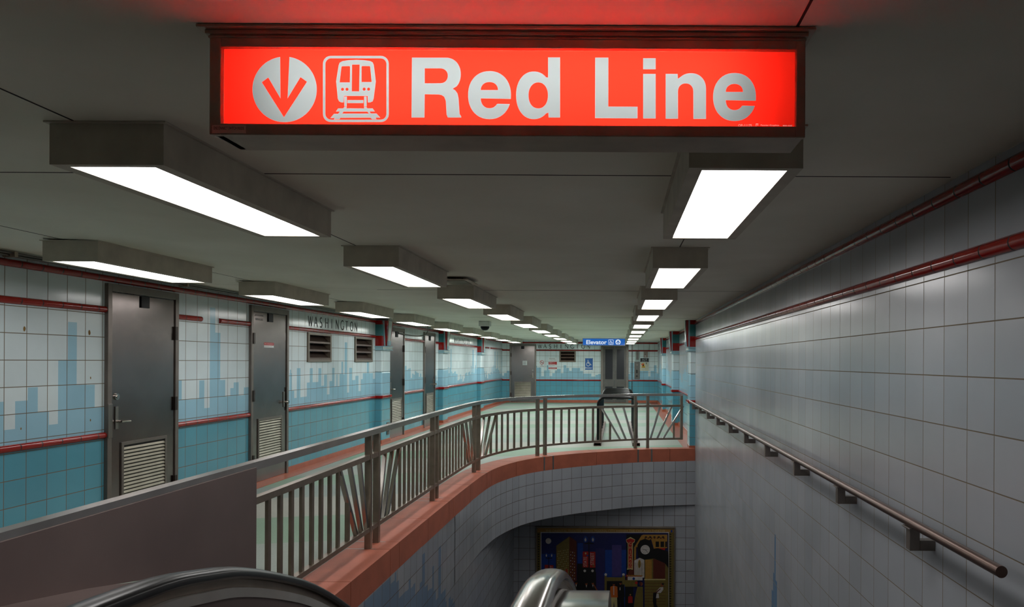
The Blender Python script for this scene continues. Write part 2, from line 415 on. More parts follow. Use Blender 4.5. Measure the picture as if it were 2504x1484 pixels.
# left wall silhouettes read from the photograph
SK = []
def add_sk(items, ox, oy, sc):
    for x0, x1, y in items:
        a, z = lw(ox+x0/sc, oy+y/sc); b, z2 = lw(ox+x1/sc, oy+y/sc)
        SK.append((a, b, (z+z2)/2))
add_sk([(-60,20,855),(20,80,997),(80,145,848),(145,197,778),(197,255,905),(255,302,970),(302,352,637),(352,398,440),(398,450,765),(450,492,765),(492,540,882),
        (915,943,742),(943,972,840),(972,1034,840),(1034,1060,742),(1060,1088,885),(1088,1115,365),(1115,1142,495),(1142,1168,740),(1168,1195,825),(1195,1212,782),(1212,1238,752),(1238,1265,820),(1265,1290,778)], 0, 580, 2.12)
add_sk([(296,308,842),(308,312,720),(312,320,695),(320,326,720),(326,342,842),(342,360,893),(360,385,685),(385,430,885),(430,450,785),(450,470,685),(470,510,782),(510,530,685),(530,550,808),(550,570,730),(570,588,868),(588,606,775),(606,622,683),(622,628,812),
        (628,636,810),(636,643,728),(643,648,812),(648,658,812),(658,670,725),(670,682,640),(682,693,728),(693,710,505),(710,725,855),(725,745,683),(745,768,768),(768,790,738),(790,806,845),(806,820,762),(820,848,720),(848,862,642),(862,890,720),(890,906,760)], 600, 660, 2.853)
rnd = [random.random() for _ in range(800)]
def rand_h(s):
    i = int(s/0.105)+300; b = 1.2+0.12*math.sin(s*1.7); r_ = rnd[i % 800]
    return b + (r_-0.4)*0.3 + (0.45 if r_ > 0.9 else 0)
breaks = [5.605+0.105*k for k in range(-80, 230)]
bl = [b for b in breaks if b < lw(-20,0)[0] or b > 13.9]
for a, b, h in SK: bl += [a, b]
fL = table_fn(SK, rand_h)
v1 = (10.93, 11.79, 1.56, 1.985); v2 = (12.84, 13.70, 1.56, 1.985)
sky_wall('wall_left', LEFT, YB, 28.25, 0.885, fL, bl, [t_lw, t_ll, t_lm, t_lb], openings=[v1, v2], top=2.46, band=2.03)
# far wall silhouettes
FK = []
for x0, x1, y in [(240,325,815),(325,425,1110),(425,520,912),(520,612,735),(612,706,1105),(706,795,1005),(795,862,915),(862,990,862),(990,1085,1008),(1085,1180,735),(1180,1280,828),(1280,1368,928),(1368,1560,828),(1560,1650,828),(1650,1740,928),(1740,1760,928),(1760,2030,1020),(2030,2170,1120),(2170,2265,1065),(2265,2420,1035)]:
    a, z = fw(1300+x0/13.91, 840+y/13.91); b, _ = fw(1300+x1/13.91, 840); FK.append((a, b, z))
for x0, x1, y in [(860,965,708),(965,1110,900),(1110,1325,920),(1325,1390,1065),(1390,1475,920),(1475,1545,775),(1545,1640,985),(1640,1720,905)]:
    a, z = fw(1460+x0/10.6, 820+y/10.6); b, _ = fw(1460+x1/10.6, 840); FK.append((a, b, z))
bf = [-3.033+.105*k for k in range(-30, 0)]
for a, b, h in FK: bf += [a, b]
VF = (fw(1373,0)[0], fw(1412,0)[0], 1.56, 1.975)
sky_wall('wall_far', FAR, -4.9, 1.7, 0.855, table_fn(FK, rand_h), bf, [t_fw, t_fl, t_fm, t_fb], openings=[VF], top=2.42, band=2.0)
# right wall beyond the well
breaks2 = [-2.698-0.105*k for k in range(100, 260)]
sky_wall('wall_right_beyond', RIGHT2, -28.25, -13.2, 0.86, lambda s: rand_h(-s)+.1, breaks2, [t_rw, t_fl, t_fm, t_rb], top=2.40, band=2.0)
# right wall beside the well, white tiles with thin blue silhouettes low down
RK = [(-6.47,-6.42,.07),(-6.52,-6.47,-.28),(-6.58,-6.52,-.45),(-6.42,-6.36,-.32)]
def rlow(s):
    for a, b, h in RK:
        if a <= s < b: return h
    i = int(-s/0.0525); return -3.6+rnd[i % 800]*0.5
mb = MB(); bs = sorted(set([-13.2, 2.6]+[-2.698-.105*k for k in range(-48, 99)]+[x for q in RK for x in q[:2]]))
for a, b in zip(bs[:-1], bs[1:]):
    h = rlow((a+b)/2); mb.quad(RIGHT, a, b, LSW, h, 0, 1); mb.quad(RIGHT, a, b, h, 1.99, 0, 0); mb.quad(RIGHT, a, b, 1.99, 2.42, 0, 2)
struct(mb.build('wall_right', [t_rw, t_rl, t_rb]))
# wall on the left of the well, below the coping
def sl(u, v):
    Z = 1.865*F/(U0-u); return Z, EYE-((v-V0)+(U0-u)*ROLL)*Z/F
LK = []
for x0, x1, y in [(130,232,1390),(232,320,1260),(320,400,1170),(400,440,1255),(440,455,1130),(455,482,1240),(482,555,1400),(555,580,1330),(580,600,1215),(600,625,1300),(625,645,1262),(645,690,1360),(690,713,1250),(713,740,965),(740,770,1290),(770,798,1330),(798,815,1310),(815,830,1085),(830,850,1330),(850,875,1420),(875,900,895),(900,920,1360),(920,948,1335)]:
    a, z = sl(860+x0/4.076, 1120+y/4.076); b, _ = sl(860+x1/4.076, 1120); LK.append((a, b, z))
def llow(s):
    for a, b, h in LK:
        if a <= s < b: return h
    return -1.2-.45*max(0, (s-7.9))+rnd[int(s/0.07) % 800]*0.3 if s > 5 else -.45+rnd[int(s/.1) % 800]*.3
mb = MB(); bs = sorted(set([0.9, 10.0, 13.2]+[0.02+.1*k for k in range(9, 132)]+[x for q in LK for x in q[:2]]))
for a, b in zip(bs[:-1], bs[1:]):
    h = min(llow((a+b)/2), -.2); top = -.19 if b <= 9.95 else -.98; h = min(h, top)
    mb.quad(SLEFT, a, b, LSW, h, 0, 1)
    if top > h: mb.quad(SLEFT, a, b, h, top, 0, 0)
struct(mb.build('wall_stairwell', [t_sw, t_sl]))
# curved apron above the opening
i0 = min(range(len(EDGE)), key=lambda i: abs(EDGE[i].y-8.4))
mb = MB(); L_ = EDGE[i0].y
for i in range(i0, len(EDGE)-1):
    a, b = EDGE[i], EDGE[i+1]; d = (b-a).length
    mb.face([(a.x,a.y,-.98),(b.x,b.y,-.98),(b.x,b.y,-.19),(a.x,a.y,-.19)], 0, [(L_,-.98),(L_+d,-.98),(L_+d,-.19),(L_,-.19)], True); L_ += d
struct(mb.build('wall_curved_apron', t_sw))
mb = MB(); g = loops_geo([[(p.x,p.y) for p in EDGE[i0:]]+[(1.38,13.22),(-1.87,13.22),(-1.87,8.39)]])
mb.v = [(x,y,-.981) for x,y in g[0]]; mb.f = g[1]; mb.m = [0]*len(g[1]); mb.sm = [False]*len(g[1]); mb.uv = [[g[0][j] for j in f] for f in g[1]]
struct(mb.build('ceiling_soffit', conc))
mb = MB(); mb.quad(END, -1.9, 1.4, LSW, -.97); struct(mb.build('wall_stairwell_end', t_sw))
# lower floor, stairs and wall behind the camera
mb = MB(); mb.box(WORLD, -1.9, 1.4, 8.0, 13.3, LSW-.1, LSW); struct(mb.build('floor_lower', conc))
mb = MB()
for k in range(26):
    y = 1.7+k*0.30; mb.box(WORLD, 0.02, 1.38, y, y+.32, -0.17*(k+1)-.35, -0.17*(k+1)+.17-.17*1)
mb.box(WORLD, 0.02, 1.38, .9, 1.72, -.3, 0)
struct(mb.build('floor_stair', conc))
mb = MB(); mb.face([(-4.9,YB,0),(1.7,YB,0),(1.7,YB,2.45),(-4.9,YB,2.45)], 0, [(0,0),(6.6,0),(6.6,2.45),(0,2.45)]); struct(mb.build('wall_back', t_sw))
mb = MB(); mb.box(WORLD, 1.39, 1.5, 13.18, 13.3, 0.0, 2.4); struct(mb.build('wall_return', t_pw))

# ------------------------------------------------------------------ coping
sdist = [0]
for i in range(1, len(EDGE)): sdist.append(sdist[-1]+(EDGE[i]-EDGE[i-1]).length)
def at_edge(path, s):
    for i in range(1, len(sdist)):
        if sdist[i] >= s:
            t = (s-sdist[i-1])/(sdist[i]-sdist[i-1]); return path[i-1].lerp(path[i], t)
    return path[-1]
def s_of_y(y): 
    for i in range(len(EDGE)):
        if EDGE[i].y >= y: return sdist[i]
def s_of(x, y):
    return sdist[min(range(len(EDGE)), key=lambda i: (EDGE[i]-Vector((x,y))).length)]
post_xy = [(-1.865,6.07),(-1.865,6.26),(-1.86,8.14),(-1.86,8.29),(-1.82,10.2),(-1.79,10.43),(-1.18,11.93),(-1.06,12.03),(.38,12.96),(.58,13.02)]
post_s = [s_of(*p) for p in post_xy]
cuts = sorted([0, sdist[-1], s_of_y(5.12), s_of_y(7.18), s_of_y(9.19), s_of(-1.55,11.3), s_of(-.37,12.57), s_of(.95,13.08), s_of_y(3.1)]+[s+(0.02 if i % 2 else -.02) for i, s in enumerate(post_s)])
mb = MB()
PX = .012
for a, b in zip(cuts[:-1], cuts[1:]):
    n = max(2, int((b-a)/.06)); a2, b2 = a+.0035, b-.0035
    fr = [at_edge(EDGE, a2+(b2-a2)*k/n) for k in range(n+1)]; inn = [at_edge(INNER, a2+(b2-a2)*k/n) for k in range(n+1)]
    for k in range(n):
        f0, f1, q0, q1 = fr[k], fr[k+1], inn[k], inn[k+1]
        sv = [(f0,.03),(f1,.03),(q1,.03),(q0,.03)]; mb.face([(p.x,p.y,z) for p, z in sv])
        mb.face([(f0.x,f0.y,-.195),(f1.x,f1.y,-.195),(f1.x,f1.y,.03),(f0.x,f0.y,.03)])
        mb.face([(q1.x,q1.y,-.1),(q0.x,q0.y,-.1),(q0.x,q0.y,.03),(q1.x,q1.y,.03)])
        mb.face([(f1.x,f1.y,-.195),(f0.x,f0.y,-.195),(q0.x,q0.y,-.1),(q1.x,q1.y,-.1)])
    for p, q, fl_ in ((fr[0], inn[0], 0), (fr[-1], inn[-1], 1)):
        pp = [(p.x,p.y,-.195),(p.x,p.y,.03),(q.x,q.y,.03),(q.x,q.y,-.1)]; mb.face(pp if fl_ else pp[::-1])
# push the face 12 mm proud of the tiles
cop = struct(mb.build('trim_1', terra, merge=True))
mb = MB()
B2 = offset(EDGE, .01); I2 = offset(EDGE, .3)
for i in range(len(EDGE)-1):
    a, b, c, d = B2[i], B2[i+1], I2[i+1], I2[i]
    mb.face([(a.x,a.y,.02),(b.x,b.y,.02),(c.x,c.y,.02),(d.x,d.y,.02)]); mb.face([(a.x,a.y,-.19),(b.x,b.y,-.19),(b.x,b.y,.02),(a.x,a.y,.02)])
mb.build('joint_filler', joint, cop)
mb = MB()
for i, s in enumerate(post_s):
    s2 = s+(0.02 if i % 2 else -.02)
    p, q = at_edge(EDGE, s2), at_edge(INNER, s2); t = (q-p).normalized(); u = Vector((-t.y, t.x))*.007
    p = p-t*.003; m_ = p+t*.37*(0.97)
    a0 = p + t*(0.12 if i < 4 else 0)
    def P3(v, z): return (v.x, v.y, z)
    mb.face([P3(a0-u,.032),P3(a0+u,.032),P3(q+u,.032),P3(q-u,.032)])
    if i >= 6: 
        u = u*2; mb.face([P3(p+u,-.19),P3(p-u,-.19),P3(p-u,.032),P3(p+u,.032)])
mb.build('metal_strip', strip, cop)

# ------------------------------------------------------------------ railing
RP = offset(EDGE, 0.19)
def rail_pt(s): return at_edge(RP, s)
s_start = s_of_y(1.45); s_end = s_of(1.2, 13.14)
rroot = thing('metal_railing', 'stainless steel railing with thin balusters and fanned slanted bars around the stairwell', 'railing', (-2.05, 6, .03))
def rpath(z, a=s_start, b=s_end, st=.08):
    n = int((b-a)/st); return [(*rail_pt(a+(b-a)*k/n), z) for k in range(n+1)]
def rect(w_, h_): return [(-w_/2,-h_/2),(w_/2,-h_/2),(w_/2,h_/2),(-w_/2,h_/2)]
for nm_, z, w_, h_, a in (('top_rail',.985,.06,.045,s_start),('middle_rail',.785,.045,.04,s_start),('bottom_rail',.19,.045,.034,s_start)):
    mb = MB(); mb.sweep(rpath(z, a), rect(w_, h_), sm=False); mb.build(nm_, toprail if nm_ == 'top_rail' else railst, rroot, bevel=.003)
def bar(mb, s0, z0, s1, z1, w_, d_):
    p0, p1 = rail_pt(s0), rail_pt(s1); t = (rail_pt(s0+.05)-rail_pt(s0-.05)).normalized(); nr = Vector((-t.y, t.x, 0))*d_/2; t3 = Vector((t.x,t.y,0))*w_/2
    A = Vector((p0.x,p0.y,z0)); B = Vector((p1.x,p1.y,z1))
    q = [A-t3-nr, A+t3-nr, A+t3+nr, A-t3+nr, B-t3-nr, B+t3-nr, B+t3+nr, B-t3+nr]
    for f in ((3,2,1,0),(4,5,6,7),(0,1,5,4),(2,3,7,6),(1,2,6,5),(3,0,4,7)): mb.face([q[j] for j in f])
for s in post_s:
    mb = MB(); bar(mb, s, .03, s, .965, .045, .05); mb.build('post', railst, rroot, bevel=.003)
mb = MB(); bar(mb, s_end-.02, .175, s_end-.02, 1.007, .045, .05); mb.build('post', railst, rroot, bevel=.003)
mb = MB(); bar(mb, s_of_y(1.6), -.2, s_of_y(1.6), .965, .045, .05); mb.build('post', railst, rroot, bevel=.003)
fans = [(post_s[0], post_s[1]), (post_s[4], post_s[5]), (post_s[8], post_s[9])]
blocked = []
for pa, pb in fans:
    for base, sg in ((pa,-1),(pb,1)):
        for tt, bb in ((.64,.28),(.43,.17),(.22,.05)):
            mb = MB(); bar(mb, base+sg*bb, .2, base+sg*tt, .775, .034, .03); mb.build('slanted_bar', polish, rroot, bevel=.002)
        blocked.append((base-.66 if sg < 0 else base, base if sg < 0 else base+.66))
        f = .47; zb = .2+(f-.28)/(.64-.28)*.575
        mb = MB(); bar(mb, base+sg*f, .2, base+sg*f, zb, .03, .03); mb.build('baluster', railst, rroot)
stops = [s_of_y(4.20)] + post_s + [s_end]
spans = [(s_of_y(4.14), post_s[0]), (post_s[1], post_s[2]), (post_s[3], post_s[4]), (post_s[5], post_s[6]), (post_s[7], post_s[8])]
for a, b in spans:
    lo = a+(.66 if a in (post_s[1], post_s[5]) else .02); hi = b-(.66 if b in (post_s[0], post_s[4], post_s[8]) else .02)
    n = max(1, round((hi-lo)/.157))
    for k in range(n+1 if (b in (post_s[0], post_s[4], post_s[8])) or a in (post_s[1], post_s[5]) else n+1):
        s = lo+(hi-lo)*k/n
        if min(abs(s-a), abs(s-b)) < .06: continue
        mb = MB(); bar(mb, s, .2, s, .77, .036, .02); mb.build('baluster', railst, rroot)
# the dark steel infill panel near the camera
mb = MB()
bot = [(1.5,.86),(2.0,.82),(2.46,.76),(2.8,.705),(3.13,.64),(3.5,.55),(3.85,.45),(4.105,.36)]
T_ = -2.019
ring = [(y, 0.978) for y in (4.105, 1.5)] + bot
mb.face([(T_, y, z) for y, z in ring]); mb.face([(T_-.012, y, z) for y, z in reversed(ring)])
for i in range(len(ring)):
    a, b = ring[i], ring[(i+1) % len(ring)]
    mb.face([(T_,a[0],a[1]),(T_-.012,a[0],a[1]),(T_-.012,b[0],b[1]),(T_,b[0],b[1])])
pn = mb.build('infill_panel', panelst, rroot, merge=True); pn['label'] = 'plain dark steel sheet'

# ------------------------------------------------------------------ rails (bullnose tile courses) and crowns
TR = [2]
def rail_run(T, a, b, z, r=.03, n=.0, m=red, name=None, extra=None):
    mb = MB(); mb.sweep([T(a+(b-a)*k/max(1,int(abs(b-a)/1.0)+1), n, z) for k in range(int(abs(b-a)/1.0)+2)], [(r*math.cos(t), r*1.0*math.sin(t)) for t in [2*math.pi*j/14 for j in range(14)]], sm=True)
    o = mb.build('trim_%d' % TR[0], m); TR[0] += 1; struct(o)
    for p in o.data.polygons: pass
    return o
doors_left = [(6.68,7.74),(9.24,10.27),(14.62,15.66),(17.2,18.2)]
segs_mid = [(YB,6.68),(7.74,9.24),(10.27,13.85),(15.66,17.2),(18.2,28.2)]
for a, b in segs_mid: rail_run(LEFT, a, b, .885)
for a, b in ((YB,6.68),(7.74,8.19),(8.56,9.24),(10.27,13.85),(15.66,17.2),(18.2,18.6),(19.1,23.4),(23.95,25.4),(25.75,28.2)):
    rail_run(LEFT, a, b, 2.03)
rail_run(LEFT, YB, 28.2, 2.315, r=.03)
# grey-cast shadow gap over crown: dark recess strip
ex = fw(1251,0)[0]; ex2 = fw(1316,0)[0]; el = fw(1474,0)[0]; el2 = fw(1541.5,0)[0]
for a, b in ((-4.47,ex),(ex2,el),(el2,1.5)):
    rail_run(FAR, a, b, .855); rail_run(FAR, a, b, 2.0)
rail_run(FAR, -4.47, 1.5, 2.29)
rail_run(RIGHT, -13.2, 2.4, 2.003); rail_run(RIGHT, -13.2, 2.4, 2.278, r=.029)
rail_run(RIGHT2, -28.2, -13.3, 2.0); rail_run(RIGHT2, -28.2, -13.3, 2.28); rail_run(RIGHT2, -28.2, -13.3, .86)

# ------------------------------------------------------------------ pilasters
def pilaster(T, a0, a1, depth, n0, zr, sgn):
    """a0 = edge facing the camera, a1 = far edge (signed along s)"""
    lo, hi = min(a0,a1), max(a0,a1)
    root = thing('trim_%d' % TR[0], None, None, T((lo+hi)/2, n0, 0), kind='structure'); TR[0] += 1
    mb = MB(); mb.box(T, lo, hi, n0, depth, 0, zr, 2); mb.box(T, lo, hi, n0, depth, zr, 1.36, 1); mb.box(T, lo, hi, n0, depth, 1.36, 1.78, 0)
    mb.build('shaft', [t_pw, t_pl, t_pm], root, bevel=.018)
    mb = MB(); mb.box(T, lo-.006, hi+.006, n0, depth+.006, -.0, .07); mb.build('base', terra2, root)
    mb = MB(); mb.box(T, lo-.028, hi+.028, n0, depth+.03, zr-.03, zr+.03); mb.build('rail_wrap', redp, root, bevel=.018)
    mb = MB(); mb.box(T, lo-.03, hi+.03, n0, depth+.04, 1.835, 1.852, 0); mb.box(T, lo-.03, hi+.03, n0, depth+.04, 1.772, 1.79, 0)
    mb.box(T, lo-.02, hi+.02, n0, depth+.02, 1.79, 1.835, 0)
    k = lo-.01
    while k < hi: mb.box(T, k, k+.035, depth+.02, depth+.035, 1.793, 1.832, 1); k += .055
    mb.build('ledge', [paleb, palew], root, bevel=.003)
    mb = MB(); mb.box(T, lo, hi, n0, depth, 1.852, 2.045, 0); mb.box(T, lo+.001, hi-.001, n0, depth-.001, 2.045, 2.26, 1); mb.box(T, lo, hi, n0, depth, 2.26, 2.335, 0)
    mb.build('capital_block', [redp, teal], root)
    # tapered bracket on the aisle face: wide and deep at the top, narrow below
    c = (lo+hi)/2
    def taper(w_top, w_bot, d_top, d_bot, mi, mb, z0=1.86, z1=2.335):
        q = [T(c-w_bot/2,depth,z0),T(c+w_bot/2,depth,z0),T(c+w_bot/2,depth+d_bot,z0),T(c-w_bot/2,depth+d_bot,z0),
             T(c-w_top/2,depth,z1),T(c+w_top/2,depth,z1),T(c+w_top/2,depth+d_top,z1),T(c-w_top/2,depth+d_top,z1)]
        for f in ((0,3,2,1),(4,5,6,7),(0,1,5,4),(2,3,7,6),(1,2,6,5),(3,0,4,7)): mb.face([q[j] for j in f], mi)
    mb = MB(); taper(.42,.26,.03,.02,1,mb); taper(.40,.2,.075,.04,0,mb); mb.build('bracket_side', [redp, paleb], root)
    mb = MB(); taper(.2,.13,.085,.06,0,mb, z0=1.95); taper(.14,.13,.07,.065,1,mb, z0=1.86, z1=1.95); mb.build('bracket_front', [palew, paleb], root)
    return root
for a, b in ((13.9,14.42),(18.6,19.1),(23.45,23.95)): pilaster(LEFT, a, b, .125, -.02, .885, 1)
for a, d in ((-13.27,.215),(-18.2,.165),(-23.3,.11)): pilaster(RIGHT2, a, a-.42, d, -.02, .86, -1)

# ------------------------------------------------------------------ doors
def door(n, T, a0, a1, top, hinge_side, label, louvre, lever=True, far=False, plates=True):
    """a0<a1 along s; hinge_side +1: hinges at a1"""
    root = thing('door_%d' % n, label, 'door', T((a0+a1)/2, 0, 0), kind='structure')
    fwid = .055
    mb = MB(); mb.box(T, a0, a0+fwid, .0, .035, 0, top); mb.box(T, a1-fwid, a1, .0, .035, 0, top); mb.box(T, a0+fwid, a1-fwid, .0, .035, top-.07, top)
    frame_ = mb.build('frame', framest, root, bevel=.003)
    x0, x1 = a0+fwid+.004, a1-fwid-.004
    mb = MB(); mb.box(T, x0, x1, .004, .022, .01, top-.075); leaf = mb.build('leaf', doorst, root, bevel=.003)
    mb = MB(); mb.box(T, x0+.01, x1-.01, .0221, .0235, .86, .98); 
    if plates: mb.box(T, x0+.01, x1-.01, .0221, .0235, top-.42, top-.32)
    mb.build('brace_plate', doorst, leaf)
    c = (x0+x1)/2; w2 = (x1-x0)*.36; z0, z1 = louvre
    mb = MB(); b_ = .03
    mb.box(T, c-w2, c+w2, .022, .034, z0, z0+b_); mb.box(T, c-w2, c+w2, .022, .034, z1-b_, z1); mb.box(T, c-w2, c-w2+b_, .022, .034, z0+b_, z1-b_); mb.box(T, c+w2-b_, c+w2, .022, .034, z0+b_, z1-b_)
    lv = mb.build('louvre_frame', framest, leaf)
    mb = MB(); k = z0+b_; st = .034
    mb.quad(T, c-w2+b_, c+w2-b_, z0+b_, z1-b_, .0225, 1)
    while k < z1-b_-.01:
        A = [T(c-w2+b_,.033,k+.004),T(c+w2-b_,.033,k+.004),T(c+w2-b_,.0235,k+st-.011),T(c-w2+b_,.0235,k+st-.011)]
        mb.face(A, 0); mb.face([T(c-w2+b_,.033,k),T(c+w2-b_,.033,k),T(c+w2-b_,.033,k+.004),T(c-w2+b_,.033,k+.004)], 0); k += st
    mb.build('louvre', [louv, dark], root)
    hs = hinge_side; hx = a1-fwid if hs > 0 else a0+fwid
    for z in (top-.42, 1.12, .3):
        mb = MB(); mb.box(T, hx-.02, hx+.02, .022, .045, z-.07, z+.07); mb.build('hinge', hinge, frame_)
    lx = x0+.07 if hs > 0 else x1-.07
    mb = MB(); mb.box(T, lx-.02, lx+.02, .022, .03, .93, 1.14); mb.build('lock_plate', steel, leaf)
    p = T(lx, .03, 1.0)
    if lever:
        mb = MB(); mb.disc(p, T.n, .012, .04, k=12); q = T(lx, .07, 1.0); mb.tube([q, T(lx+hs*.05,.072,1.0), T(lx+hs*.13,.066,.995)], .010, k=8)
        mb.build('door_handle', polish, leaf)
        mb = MB(); mb.disc(T(lx+hs*.0,.022,1.23), T.n, .03, .012); mb.disc(T(lx,.034,1.23), T.n, .016, .006); mb.build('deadbolt', polish, leaf)
        if not far:
            mb = MB(); gx = a0+.03 if hs > 0 else a1-.03
            mb.box(T, gx-.03, gx+.025, .035, .041, .86, 1.17); mb.build('latch_guard', steel, root, bevel=.002)
    else:
        mb = MB(); mb.disc(p, T.n, .012, .05, k=12); mb.disc(T(lx,.075,1.0), T.n, .028, .02, r2=.02); mb.build('door_knob', polish, leaf)
        mb = MB(); gx = a1-.05 if hs < 0 else a0+.05; mb.box(T, gx-.02, gx+.012, .035, .042, .88, 1.2); mb.build('latch_guard', steel, root)
    if plates:
        mb = MB(); mb.box(T, c-.07, c+.05, .0236, .035, top-.19, top-.08); mb.build('closer_plate', inkm, leaf)
    return root
door(1, LEFT, 6.68, 7.74, 2.27, 1, 'steel service door nearest the camera with dent and louvre', (.22,.80))
dB = door(2, LEFT, 9.24, 10.27, 2.27, -1, 'steel janitorial services door with red extinguisher sticker', (.20,.82), lever=False)
door(3, LEFT, 14.62, 15.66, 2.25, 1, 'narrow-looking steel door just past the first pilaster, conduit looping above', (.18,.80), far=True)
door(4, LEFT, 17.2, 18.2, 2.25, -1, 'steel louvred door just before the second pilaster', (.18,.80), lever=False)
d5 = door(5, FAR, ex, ex2, 2.235, -1, 'steel louvred door in the far wall with a white notice', (.13,.80), far=True)
d5.children[0]
# writing on the janitorial door
mb = MB()
for i, (x0, x1, y0, y1, t) in enumerate([(165,372,240,312,'JANITORIAL'),(182,352,328,392,'SERVICES')]):
    mb = MB()
    a, z1 = lw(600+x0/9.275, 740+y0/9.275); b, z0 = lw(600+x1/9.275, 740+y1/9.275+2); fit_text(mb, t, LEFT, a, b, z0, z1-.01, .0245, 0, .0)
    mb.build('lettering', inkm, dB)
mb = MB(); a, z1 = lw(600+385/9.275, 740+900/9.275); b, z0 = lw(600+604/9.275, 740+1022/9.275); zm = z0+(z1-z0)*.44
mb.box(LEFT, a, b, .0222, .0235, zm, z1, 0); mb.box(LEFT, a, b, .0222, .0235, z0, zm, 1)
fit_text(mb, 'Fire extinguisher', LEFT, a+.012, b-.012, zm+.014, z1-.012, .0238, 1, .01); fit_text(mb, 'Dry powder inside', LEFT, a+.015, b-.05, z0+.02, zm-.018, .0238, 0)
mb.build('extinguisher_sticker', [redink, whitep], dB)
# white notice on far door
mb = MB(); a, z1 = fw(1240+218/5.69, 800+467/5.69); b, z0 = fw(1240+279/5.69, 800+528/5.69); mb.box(FAR, a, b, .023, .025, z0, z1, 0)
for k in range(5): mb.box(FAR, a+.02, b-.02-.02*(k % 2), .025, .0256, z0+.02+k*.026, z0+.029+k*.026, 1)
mb.build('notice', [whitep, inkm], d5)

# elevator doors (double, with wired glass)
er = thing('door_6', 'grey double elevator doors with four dark wired panes', 'door', (FAR((el+el2)/2,0,0)), kind='structure')
mb = MB(); top = 2.25
mb.box(FAR, el, el+.09, 0, .05, 0, top); mb.box(FAR, el2-.09, el2, 0, .05, 0, top); mb.box(FAR, el+.09, el2-.09, 0, .05, top-.1, top)
mb.build('frame', framest, er, bevel=.004)
mid_ = (el+el2)/2
for a, b in ((el+.092, mid_-.003), (mid_+.003, el2-.092)):
    mb = MB(); i_ = .075
    rows = [(0,.12),(.12,.62),(.62,.90),(.90,2.06),(2.06,top-.1)]
    mb.box(FAR, a, a+i_, .0, .03, .01, top-.105); mb.box(FAR, b-i_, b, .0, .03, .01, top-.105)
    for z0, z1 in ((.01,.12),(.62,.90),(2.05,top-.105)): mb.box(FAR, a+i_, b-i_, .0, .03, z0, z1)
    lf = mb.build('leaf', greyp, er)
    for z0, z1 in ((.12,.62),(.90,2.05)):
        mb = MB(); mb.box(FAR, a+i_, b-i_, .002, .012, z0, z1); mb.build('wired_pane', glassd, lf)
# ------------------------------------------------------------------ wall vents
def vent(T, a0, a1, z0, z1, label):
    root = thing('wall_vent', label, 'vent', T((a0+a1)/2, 0, z0), group=None)
    mb = MB(); f = .045
    mb.box(T, a0-.01, a0+f, -.1, .022, z0-.01, z1+.01); mb.box(T, a1-f, a1+.01, -.1, .022, z0-.01, z1+.01); mb.box(T, a0+f, a1-f, -.1, .022, z0-.01, z0+f*.6); mb.box(T, a0+f, a1-f, -.1, .022, z1-f*.6, z1+.01)
    mb.build('vent_frame', ventm, root, bevel=.003)
    h = (z1-z0-f*1.2)/3
    for k in range(3):
        zb = z0+f*.6+k*h; mb = MB()
        A = [T(a0+f,.012,zb+.002),T(a1-f,.012,zb+.002),T(a1-f,-.09,zb+h*.85),T(a0+f,-.09,zb+h*.85)]
        B = [p+Vector((0,0,.008)) for p in A]
        mb.face(A[::-1]); mb.face(B); 
        for i in range(4): mb.face([A[i], A[(i+1)%4], B[(i+1)%4], B[i]])
        mb.box(T, a0+f, a1-f, .006, .016, zb, zb+.028); mb.build('vent_blade', blade, root)
    mb = MB(); mb.quad(T, a0, a1, z0, z1, -.1); mb.build('vent_backing', dark, root)
vent(LEFT, *v1, 'louvred bronze wall vent below the word WASHINGTON, nearer the janitorial door')
vent(LEFT, *v2, 'louvred bronze wall vent right beside the first pilaster')
vent(FAR, *VF, 'louvred bronze vent in the far wall between the notices and the elevator sign')

# ------------------------------------------------------------------ WASHINGTON lettering
def stroke(mb, T, pts, n, w0, w1=None, a=0, z=0, sc=1.0, hs=1.0):
    w1 = w0 if w1 is None else w1
    P = [Vector((p[0]*hs*sc+a, p[1]*sc+z)) for p in pts]; k = len(P); Lf = []; R_ = []
    for i, p in enumerate(P):
        t = (P[min(i+1,k-1)]-P[max(i-1,0)]).normalized(); nn = Vector((-t.y, t.x)); w_ = (w0+(w1-w0)*i/(k-1))/2*sc
        Lf.append(p+nn*w_); R_.append(p-nn*w_)
    for i in range(k-1):
        mb.face([T(R_[i].x,n,R_[i].y),T(R_[i+1].x,n,R_[i+1].y),T(Lf[i+1].x,n,Lf[i+1].y),T(Lf[i].x,n,Lf[i].y)])
def arcp(cx, cy, rx, ry, a0, a1, n=14):
    return [(cx+rx*math.cos(math.radians(a0+(a1-a0)*k/n)), cy+ry*math.sin(math.radians(a0+(a1-a0)*k/n))) for k in range(n+1)]
TK, TN = .135, .085
GL = {'W': [([(0,1),(.27,0)],TK),([(.27,0),(.5,.95)],TN),([(.5,.95),(.75,0)],TK),([(.75,0),(1.02,1)],TN)],
 'A': [([(.4,1),(0,0)],TN),([(.4,1),(.82,0)],TK),([(.15,.36),(.68,.36)],TN)],
 'S': [(arcp(.32,.74,.24,.23,50,270,12)[:-1]+arcp(.28,.25,.26,.24,88,-140,14),.14)],
 'H': [([(.05,0),(.05,1)],TK),([(.7,0),(.7,1)],TK),([(.05,.52),(.7,.52)],TN)],
 'I': [([(.3,0),(.3,1)],TK)],
 'N': [([(.05,0),(.05,1)],TN),([(.05,1),(.75,0)],TK),([(.75,0),(.75,1)],TN)],
 'G': [(arcp(.48,.5,.46,.49,52,315,22),.13),([(.82,.02),(.82,.42)],TK)],
 'T': [([(.35,0),(.35,1)],TK),([(0,.97),(.7,.97)],TN)],
 'O': [(arcp(.45,.5,.43,.49,0,360,30),.13)]}
